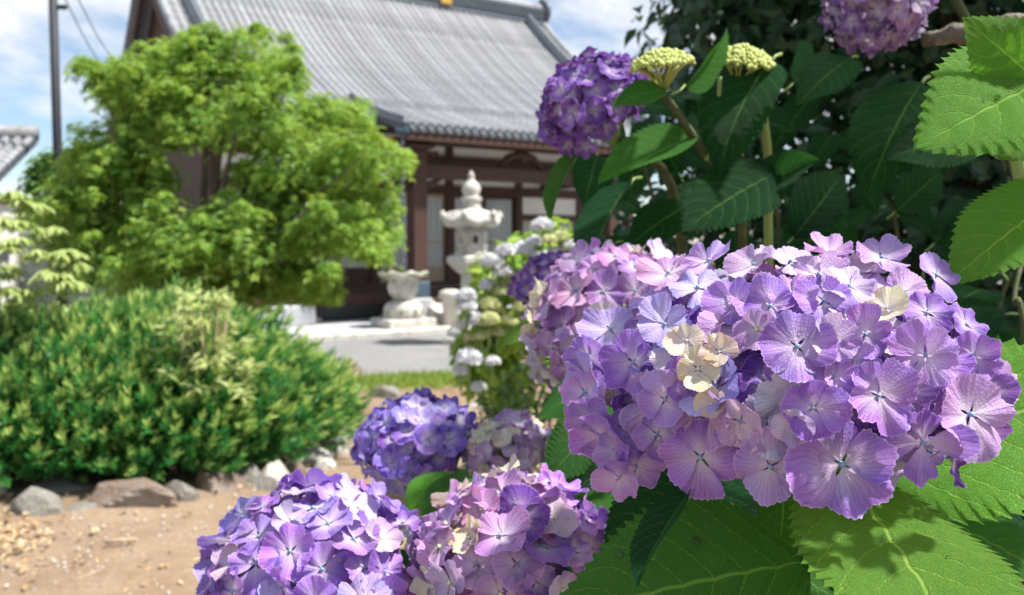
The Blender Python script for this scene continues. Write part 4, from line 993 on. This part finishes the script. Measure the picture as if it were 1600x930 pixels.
FG = [leaf_mesh(700, .44, .35, .10, 121, 15, 26, .022, .03), leaf_mesh(701, .42, .45, .14, 121, 15, 26, .022, .04), leaf_mesh(702, .40, .5, .35, 81, 11, 22, .008, .02), leaf_mesh(703, .27, .25, .55, 81, 11, 18, .006, .015)]
UPC = Vector((0, -.55, .85))
put_leaf(A_, pix(1318, 752, .400), pix(1590, 1075, .285), (.10, -.35, 1), FG[0], YGRN)                 # broad leaf running out of the frame at the bottom right
put_leaf(A_, pix(1300, 725, .475), pix(1790, 575, .46), (.0, -.80, .60), FG[1], YGRN)                   # behind the head at the right
put_leaf(A_, pix(1262, 880, .385), pix(845, 945, .375), (-.05, -.72, .75), FG[1], GRN)                 # to the left, under the head
put_leaf(A_, pix(1078, 768, .380), pix(983, 902, .350), (-.85, -.55, .25), FG[3], SHGRN)                # small folded leaf
put_leaf(A_, pix(1222, 715, .450), pix(1232, 850, .40), (.1, -.8, .5), FG[2], GRN)
put_leaf(A_, pix(1120, 740, .47), pix(930, 850, .46), (-.3, -.5, .8), FG[0], SHGRN)
put_leaf(A_, pix(1440, 800, .50), pix(1680, 900, .46), (.2, -.5, .9), FG[0], GRN)
put_leaf(A_, pix(960, 640, .62), pix(845, 745, .60), (-.3, -.8, .4), FG[2], GRN)                       # right of the lower heads
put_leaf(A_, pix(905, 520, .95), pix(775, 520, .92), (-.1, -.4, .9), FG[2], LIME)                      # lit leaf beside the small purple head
put_leaf(A_, pix(940, 600, .66), pix(830, 640, .66), (-.2, -.6, .7), LFM[1], GRN)
random.seed(21)
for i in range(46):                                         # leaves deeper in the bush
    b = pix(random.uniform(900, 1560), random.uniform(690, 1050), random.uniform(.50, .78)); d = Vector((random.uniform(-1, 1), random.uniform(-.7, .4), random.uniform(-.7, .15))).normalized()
    put_leaf(A_, b, b+d*random.uniform(.08, .12), (random.gauss(0, .3), -.4+random.gauss(0, .3), 1), random.choice(LFM), random.choice((SHGRN, GRN, SHGRN)))

# ---- bush B: low heads on the left
B_ = empty('hydrangea_bush', (-.02, .80, 0)); tag(B_, 'low hydrangea with blue-violet, lilac and cream-pink mopheads leaning over the path', 'hydrangea')
def colH2(loc, lay):
    x = random.random(); return (random.choice((LAV, SKYL, LAV, (.36, .20, .62))), 'f') if x < .80 else (PALE, 'p') if x < .92 else (VIO, 'f')
h2 = pix(496, 905, .555); dome_head(B_, h2, (-.1, -.28, 1), .062, .056, 74, .0175, colH2, 'broad lilac mophead leaning over the bare earth', 1.9, seed=31)
cane(B_, [(-.02, .8, 0), (-.05, .72, .7), pix(520, 990, .60), h2+Vector((0, 0, -.05))], .006, .0045)
h3 = pix(802, 872, .53)
def colH3(loc, lay):
    x = random.random()
    if loc.x < -.005: return (random.choice((CREAM, PNK, (.56, .38, .62))), 'p') if x < .55 else (PNK, 'f') if x < .85 else (CREAM, 'c')
    return (random.choice((LAV, PNK, VIO, LAV2)), 'f') if x < .8 else (PALE, 'p')
dome_head(B_, h3, (.05, -.40, .95), .051, .046, 62, .0175, colH3, 'mophead half cream-pink and half lavender', 1.9, seed=32)
cane(B_, [(-.02, .8, 0), (.0, .7, .75), pix(830, 960, .57), h3+Vector((.005, .01, -.045))], .006, .0045)
h4 = pix(652, 693, .90)
def colH4(loc, lay): return (random.choice((BLUEV, BLUEV, (.26, .18, .64), VIO)), 'f') if random.random() < .88 else ((.42, .36, .74), 'p')
dome_head(B_, h4, (-.12, -.30, .95), .057, .042, 66, .0160, colH4, 'deep blue-violet mophead beyond the lilac ones', 1.9, seed=33)
cane(B_, [(-.02, .8, 0), (-.07, .88, .8), pix(690, 800, .92), h4+Vector((.0, 0, -.045))], .006, .004)
h5 = pix(800, 700, .86)
def colH5(loc, lay):
    x = random.random(); return ((.50, .29, .56), 'f') if x < .45 else (CREAM, 'p') if x < .85 else (PALE, 'p')
dome_head(B_, h5, (.0, -.3, .95), .038, .028, 46, .0118, colH5, 'small dusty mauve and cream mophead in the shade', 1.9, seed=34)
cane(B_, [(-.02, .8, 0), (.0, .95, .85), h5+Vector((.005, .0, -.10)), h5+Vector((.0, 0, -.028))], .006, .004)
put_leaf(B_, pix(720, 735, .78), pix(668, 850, .72), (-.55, -.7, .45), FG[2], GRN)
put_leaf(B_, pix(700, 740, .80), pix(625, 780, .76), (-.3, -.5, .8), LFM[2], YGRN)
put_leaf(B_, pix(960, 730, .70), pix(870, 700, .72), (.1, -.8, .5), LFM[3], GRN)
put_leaf(B_, pix(880, 740, .80), pix(900, 650, .82), (.2, -.9, .2), FG[2], GRN)
put_leaf(B_, pix(690, 900, .58), pix(640, 960, .54), (-.2, -.7, .5), LFM[1], YGRN)
put_leaf(B_, pix(860, 900, .60), pix(960, 820, .62), (.1, -.7, .6), LFM[4], SHGRN)
random.seed(22)
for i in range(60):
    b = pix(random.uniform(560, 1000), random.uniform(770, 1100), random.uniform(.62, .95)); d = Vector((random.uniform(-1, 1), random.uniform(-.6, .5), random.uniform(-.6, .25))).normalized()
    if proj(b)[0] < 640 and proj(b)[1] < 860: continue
    put_leaf(B_, b, b+d*random.uniform(.07, .12), (random.gauss(0, .3), -.3+random.gauss(0, .3), 1), random.choice(LFM), random.choice((SHGRN, GRN, GRN)))

# ---- bush C: tall hydrangea with shade put into its leaf colour, green buds
C_ = empty('hydrangea_bush', (.30, 1.15, 0)); tag(C_, 'tall shaded hydrangea with a deep purple mophead and two green bud clusters', 'hydrangea')
h8 = pix(928, 168, .90)
def colH8(loc, lay): return (random.choice(((.17, .06, .40), (.24, .10, .48), (.15, .035, .30), (.30, .16, .56))), 'f')
dome_head(C_, h8, (-.5, -.25, .75), .052, .047, 66, .0150, colH8, 'deep purple mophead against the temple roof', 2.0, seed=41)
cane(C_, [(.30, 1.15, 0), (.24, 1.1, 1.0), pix(1060, 340, .98), pix(985, 240, .92), h8+Vector((.02, .01, -.03))], .007, .004, 'cane')
def bud_cluster(c, r, hgt_, ax):
    q = Vector(ax).normalized().to_track_quat('Z', 'Y'); mb = MB(); pass
    for i in range(300):
        f = math.sqrt((i+.5)/300); a = i*2.39996; p = q @ Vector((r*f*math.cos(a), r*f*math.sin(a), hgt_*(1-f*f) + random.uniform(-.002, .002)))
        s = random.uniform(.0016, .0030); mb.lathe([(.0003, -s), (s*.8, -s*.4), (s, .2*s), (s*.6, .9*s), (.0003, s*1.1)], 5, p)
    for i in range(16):
        a = i*.39*2.4; p = q @ Vector((r*.8*math.cos(a), r*.8*math.sin(a), .001)); mb.tube([q @ Vector((0, 0, -r*.8)), p*.6+q @ Vector((0, 0, -r*.2)), p], .0012, 4)
    return mb.build('bud_cluster', M['bud'], C_, c-C_.location)
b1 = pix(1034, 104, .80); bud_cluster(b1, .029, .013, (-.12, -.15, 1))
b2 = pix(1161, 97, .86); bud_cluster(b2, .030, .013, (.15, -.35, 1))
cane(C_, [(.30, 1.15, 0), (.27, 1.05, 1.0), pix(1160, 360, .92), pix(1100, 240, .86), b1+Vector((0, 0, -.022))], .006, .0035, 'cane')
cane(C_, [(.30, 1.15, 0), (.32, 1.1, 1.1), pix(1200, 330, .94), pix(1197, 210, .88), pix(1180, 140, .86), b2+Vector((0, 0, -.02))], .006, .003)
cane(C_, [pix(1105, 250, .86), pix(1120, 190, .86), pix(1125, 120, .84)], .003, .002)
DL = [((1040, 140, .80), (958, 150, .78), (.1, -.75, .65), LFM[0], GRN), ((1070, 135, .80), (1150, 48, .84), (.75, -.5, -.35), FG[3], GRN), ((1205, 95, .86), (1100, 230, .80), (-.5, -.75, .4), LFM[2], SHGRN),
      ((1085, 215, .85), (935, 270, .80), (-.2, -.75, .65), FG[3], GRN), ((1180, 300, .86), (1262, 240, .80), (-.3, -.8, .5), FG[2], SHGRN), ((1215, 270, .84), (1065, 345, .80), (-.2, -.75, .6), FG[0], SHGRN),
      ((905, 235, .90), (850, 335, .86), (-.8, -.5, .3), FG[3], GRN), ((985, 285, .9), (905, 400, .80), (-.7, -.6, .3), FG[3], SHGRN), ((1075, 320, .9), (985, 370, .85), (-.1, -.8, .5), LFM[4], SHGRN),
      ((1060, 270, .95), (1010, 180, .95), (-.3, -.9, .1), LFM[1], SHGRN), ((1130, 180, 1.0), (1240, 190, .95), (.2, -.9, .3), FG[2], SHGRN), ((1150, 230, 1.0), (1070, 150, 1.0), (-.2, -.9, .2), LFM[5], SHGRN),
      ((1300, 330, 1.0), (1230, 420, .95), (-.4, -.8, .4), FG[2], SHGRN), ((1240, 370, .98), (1330, 260, 1.0), (.1, -.95, .2), FG[1], SHGRN), ((1440, 130, .95), (1350, 265, .88), (-.5, -.8, .2), LFM[2], SHGRN),
      ((1520, 215, .92), (1400, 230, .88), (-.1, -.9, .4), FG[2], SHGRN), ((1330, 90, 1.0), (1250, 140, .95), (-.4, -.8, .3), LFM[0], SHGRN), ((1270, 150, 1.02), (1200, 230, .98), (-.5, -.7, .3), LFM[3], SHGRN),
      ((1130, 300, 1.0), (1030, 330, .96), (-.2, -.8, .5), LFM[6], SHGRN), ((1000, 330, 1.0), (940, 290, 1.0), (-.2, -.9, .2), LFM[7], SHGRN), ((1400, 330, 1.0), (1480, 260, 1.0), (.1, -.9, .3), FG[2], SHGRN),
      ((1460, 380, 1.0), (1540, 300, 1.0), (.1, -.9, .3), LFM[2], SHGRN), ((1560, 420, .95), (1470, 330, 1.0), (-.3, -.9, .2), LFM[4], SHGRN), ((1240, 130, 1.0), (1310, 60, 1.05), (-.1, -.9, -.2), LFM[6], SHGRN)]
for (a, b, up, me, c) in DL: put_leaf(C_, pix(*a), pix(*b), up, me, c)
random.seed(23)
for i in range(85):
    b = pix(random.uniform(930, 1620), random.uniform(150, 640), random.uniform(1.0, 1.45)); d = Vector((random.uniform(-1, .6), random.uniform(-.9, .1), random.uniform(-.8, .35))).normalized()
    put_leaf(C_, b, b+d*random.uniform(.07, .12), (random.gauss(0, .3), -.7+random.gauss(0, .3), .6), random.choice(LFM), SHGRN)
for i in range(0, 7, 2):
    x = 1000+90*i; cane(C_, [(.30, 1.15, 0), (.26+.04*i, 1.2, .9), pix(x+40, 420, 1.2), pix(x, 230+random.uniform(-60, 60), 1.2)], .004, .002, 'cane')

# ---- bush D: right edge, lime leaves in the sun
D_ = empty('hydrangea_bush', (.62, .72, 0)); tag(D_, 'hydrangea with sunlit lime-green leaves and a dusky mauve mophead under a lichened branch', 'hydrangea')
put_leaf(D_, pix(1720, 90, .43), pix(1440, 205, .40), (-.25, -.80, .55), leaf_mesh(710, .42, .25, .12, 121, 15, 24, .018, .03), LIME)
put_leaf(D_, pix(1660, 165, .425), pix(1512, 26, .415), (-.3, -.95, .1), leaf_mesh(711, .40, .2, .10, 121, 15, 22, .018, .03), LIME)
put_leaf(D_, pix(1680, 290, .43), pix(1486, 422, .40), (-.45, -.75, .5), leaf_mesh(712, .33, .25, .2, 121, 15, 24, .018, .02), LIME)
put_leaf(D_, pix(1690, 200, .46), pix(1572, 232, .45), (-.2, -.9, .3), LFM[5], YGRN)
cane(D_, [(.62, .72, 0), (.50, .70, .9), pix(1600, 300, .62), pix(1545, 225, .60), pix(1505, 150, .60)], .006, .004)
cane(D_, [pix(1545, 228, .60), pix(1520, 235, .58), pix(1500, 240, .56)], .003, .002)
cane(D_, [pix(1560, 245, .60), pix(1590, 190, .60), pix(1620, 150, .5)], .003, .002)
cane(D_, [(.62, .72, 0), (.56, .62, .9), pix(1720, 420, .50), pix(1690, 200, .46)], .006, .003)
cane(D_, [(.62, .72, 0), (.45, .75, .9), pix(1600, 560, .68), pix(1585, 470, .70), pix(1600, 400, .72)], .0024, .0018, 'cane')
h9 = pix(1372, 0, .86)
def colH9(loc, lay): return (random.choice(((.28, .17, .42), (.38, .27, .48), (.20, .10, .32), (.34, .24, .50))), 'f')
dome_head(D_, h9, (-.35, -.35, -.55), .046, .042, 52, .0145, colH9, 'dusky mauve mophead hanging from above', 2.0, seed=42)
cane(D_, [(.62, .72, 0), (.60, .9, 1.1), pix(1530, 90, .9), pix(1440, -40, .88), h9+Vector((.01, .0, .035))], .006, .004, 'cane')

# ---- evergreen tree and hedge behind
ev = empty('evergreen_tree', (1.15, 2.35, 0)); tag(ev, 'dense dark evergreen with sky glinting through its leaves behind the hydrangeas', 'tree')
P, Nn, S = [], [], []
def ev_blob(n, c, r, s=.05):
    p, q = blob_pts(n, c, r, .35, .15); P.append(p - np.array(ev.location)); Nn.append(q + np.array((0, -.25, 0))); S.append(s*(.7+.6*rng.random(n)))
ev_blob(4200, (1.02, 2.35, 2.25), (.66, .55, .80)); ev_blob(1500, (1.2, 3.0, 1.9), (.85, .5, 1.2), .06); ev_blob(4000, (1.30, 2.2, 1.50), (.95, .45, .65)); ev_blob(2600, (.72, 2.05, .75), (.52, .45, .75)); ev_blob(2600, (1.5, 1.95, .9), (.6, .5, .9))
ev_blob(3600, (1.65, 2.2, 2.4), (.6, .5, .7)); ev_blob(4000, (1.5, 1.8, 3.2), (1.2, .8, .7)); ev_blob(1500, (.50, 2.35, 1.35), (.30, .35, .55), .04); ev_blob(3000, (1.25, 1.45, 2.9), (.85, .50, .55)); ev_blob(3400, (.75, 1.35, 2.35), (.80, .55, .28)); ev_blob(2600, (.66, 2.55, 2.05), (.32, .40, .70)); ev_blob(1500, (1.3, 1.3, 2.25), (.5, .35, .35)); ev_blob(900, (.46, 2.3, .6), (.28, .3, .6), .04)
P, Nn, S = np.concatenate(P), np.concatenate(Nn), np.concatenate(S); ok = P[:, 2] > .05
me = cloud_mesh('crown', P[ok], Nn[ok], S[ok], tmpl_leaf(.30, .10), M['evergreen']); o = link('crown', me, ev); o['kind'] = 'stuff'
mb = MB(); mb.tube([(0, 0, -.05), (.03, .02, .9), (-.02, 0, 2.0), (.1, 0, 3.0)], [.10, .085, .06, .03], 10); tk = mb.build('trunk', M['bark'], ev)
for k in range(14):
    a = k*2.4; z = .6+.18*k; mb = MB(); e = Vector((.7*math.cos(a), .45*math.sin(a), z+.35)); mb.tube([(0, 0, z), e*.5+Vector((0, 0, z*.5+.05)), e], [.03, .02, .006], 6); mb.build('branch', M['bark'], tk)
lb_ = [pix(1720, 20, .78), pix(1600, 42, .80), pix(1520, 48, .82), pix(1430, 62, .86)]
mb = MB(); pts = [p-ev.location for p in lb_]
fine = []
for k in range(len(pts)-1):
    for j in range(6): t = j/6; fine.append(pts[k].lerp(pts[k+1], t)+Vector((0, random.uniform(-.002, .002), random.uniform(-.002, .002))))
mb.tube([Vector((.02, 0, 1.9)), Vector((-.15, -.8, 1.75))]+fine, [.03, .022]+[.013-.006*i/len(fine)+random.uniform(-.0014, .0014) for i in range(len(fine))], 9); o = mb.build('branch', M['lichen_bark'], tk); o['label'] = 'lichened grey branch reaching over the hydrangeas'

# ---- clipped dark shrub under the white hydrangea and the white hydrangea itself
az = empty('azalea_shrub', pix(850, 600, 3.1)*1.0); az.location.z = 0; tag(az, 'dark rounded shrub in the shade beneath the white hydrangea', 'shrub')
P, Nn = [], []
for (c, r, n) in (((0, 0, .45), (.34, .35, .55), 2600), ((.35, .0, .45), (.4, .4, .6), 2400)):
    p, q = blob_pts(n, c, r, .3, .75); P.append(p); Nn.append(q)
P = np.concatenate(P); Nn = np.concatenate(Nn); ok = P[:, 2] > .02
me = cloud_mesh('foliage', P[ok], Nn[ok], .034*(.7+.6*rng.random(ok.sum())), tmpl_leaf(.24, .08), M['azalea']); o = link('foliage', me, az); o['kind'] = 'stuff'
mb = MB()
for q in range(7): a = q*.9; mb.tube([(0, 0, -.02), (.12*math.cos(a), .12*math.sin(a), .4), (.26*math.cos(a)+.1, .26*math.sin(a), .8)], [.014, .010, .004], 5)
mb.build('stems', M['bark'], az)
wb = empty('hydrangea_bush', Vector((pix(800, 450, 4.9).x, 4.9, 0))); tag(wb, 'lit hydrangea covered in small white and lime heads near the stone lantern', 'hydrangea')
P, Nn, S = [], [], []
for (x, y, r) in ((850, 370, 30), (820, 395, 40), (860, 400, 40), (780, 410, 34), (755, 430, 38), (800, 440, 50), (850, 450, 50), (740, 470, 36), (780, 480, 46), (735, 510, 34), (780, 530, 44), (720, 550, 28), (750, 570, 44), (770, 600, 40), (840, 500, 50), (815, 560, 46), (890, 400, 36), (730, 590, 30), (790, 620, 36)):
    Z = 4.7+random.uniform(-.2, .3); c = pix(x, y, Z)-wb.location; rr = r/FPX*Z; n = int(60*(r/30)**2)
    p, q = blob_pts(n, c, (rr, rr, rr), .6, .4); P.append(p); Nn.append(q); S.append(.075*(.6+.7*rng.random(n)))
P = np.concatenate(P); ok = P[:, 2] > .02
me = cloud_mesh('foliage', P[ok], np.concatenate(Nn)[ok], np.concatenate(S)[ok], tmpl_leaf(.34, .10), M['whiteleaf']); o = link('foliage', me, wb); o['kind'] = 'stuff'
def small_head(px, py, rpx, mat, Z):
    c = pix(px, py, Z); r = rpx*1.2/FPX*Z; n = 110; d = rng.normal(size=(n, 3)); d /= np.linalg.norm(d, axis=1, keepdims=True); d[:, 2] = np.abs(d[:, 2])*1.1-.25
    p = d*np.array((r, r, r*.8))*.8
    me = cloud_mesh('flower_head', p, d+rng.normal(size=(n, 3))*.25, np.full(n, r*.42), (np.array([(-.7, 0, 0), (0, -.7, .05), (.7, 0, 0), (0, .7, .05), (0, 0, -.1)]), [(0, 1, 4), (1, 2, 4), (2, 3, 4), (3, 0, 4)]), M[mat])
    o = link('flower_head', me, wb, c-wb.location)
    mb = MB(); mb.tube([(0, 0, -r*2.2), (0, 0, 0)], .006, 5); mb.build('stalk', M['stalk'], o)
for (x, y, r, m) in ((835, 353, 17, 'w'), (823, 378, 13, 'w'), (778, 393, 16, 'w'), (805, 390, 17, 'w'), (757, 410, 19, 'w'), (835, 408, 20, 'w'), (855, 395, 13, 'w'), (862, 372, 15, 'l'), (880, 385, 14, 'w'), (790, 437, 15, 'l'), (750, 446, 14, 'w'), (772, 425, 16, 'w'),
    (715, 462, 16, 'w'), (716, 478, 16, 'w'), (752, 476, 16, 'l'), (762, 484, 14, 'l'), (730, 500, 18, 'w'), (752, 500, 16, 'l'), (720, 560, 20, 'w'), (707, 580, 12, 'w'), (770, 455, 13, 'l'), (795, 460, 13, 'l'), (740, 525, 12, 'l'), (765, 520, 11, 'l'), (720, 528, 10, 'l'), (710, 510, 10, 'w'), (888, 415, 14, 'w'), (845, 375, 12, 'l'), (800, 480, 12, 'l'), (780, 500, 11, 'l'), (757, 565, 12, 'w'), (735, 605, 12, 'w'), (790, 505, 9, 'l'), (815, 425, 12, 'l')):
    small_head(x, y, r, {'w': 'whiteflower', 'l': 'limeflower'}[m], 4.32+random.uniform(-.08, .12))
mb = MB()
for q in range(16): a = q*.77; mb.tube([(0, 0, -.02), (.15*math.cos(a)-.05, .15*math.sin(a), .5), (.34*math.cos(a)-.03, .25*math.sin(a), 1.0+.2*math.sin(q))], [.010, .008, .004], 5)
mb.build('stems', M['cane'], wb); wb.location.x += .04

# ------------------------------------------------------------------ water drops on florets and leaves
bpy.context.view_layer.update()
dg = bpy.context.evaluated_depsgraph_get()
m, nt, out = new_mat('clear_water')
pw = nd(nt, 'BsdfPrincipled', Base__Color=(1, 1, 1, 1), Roughness=.02, IOR=1.33); pw.inputs['Transmission Weight'].default_value = 1.0
nt.links.new(pw.outputs[0], out.inputs[0]); M['water'] = m
dm = MB(); dm.lathe([(.80, -.15), (1.0, .05), (.93, .35), (.70, .58), (.35, .70), (.001, .74)], 14); dmesh = dm.mesh('water_drop', M['water'])
for (px, py, r_) in ((1317, 719, 8), (1330, 705, 5), (1286, 742, 4), (1340, 735, 4), (1168, 590, 5), (1115, 735, 4), (1075, 700, 3), (1212, 735, 4), (1500, 668, 4), (1475, 610, 3), (1250, 520, 4), (1130, 770, 3),
                     (970, 868, 7), (1088, 845, 8), (1035, 818, 5), (1560, 150, 5), (1580, 135, 4), (1535, 158, 4), (1556, 420, 4), (1480, 872, 5)):
    q = pix(px, py, 1.0) - cam.location
    hitok, loc, nrm, fi, ob, mw = sc.ray_cast(dg, cam.location, q.normalized(), distance=1.0)
    if not hitok or ob.name.split('.')[0] not in ('floret', 'leaf'): continue
    if nrm.dot(q) > 0: nrm = -nrm
    d = link('water_drop', dmesh); rr = r_/FPX*proj(loc)[2]
    d.matrix_basis = Matrix.Translation(loc) @ nrm.to_track_quat('Z', 'Y').to_matrix().to_4x4() @ Matrix.Diagonal((rr, rr*.9, rr*.8, 1))
    on = ob.name.split('.')[0]
    tag(d, 'clear water drop resting on a lavender floret' if on == 'floret' else ('clear water drop on a sunlit lime-green hydrangea leaf' if ob.parent == D_ else 'clear water drop on a broad green leaf below the huge mophead'), 'water drop', 'water drops on the florets' if on == 'floret' else 'water drops on the leaves')
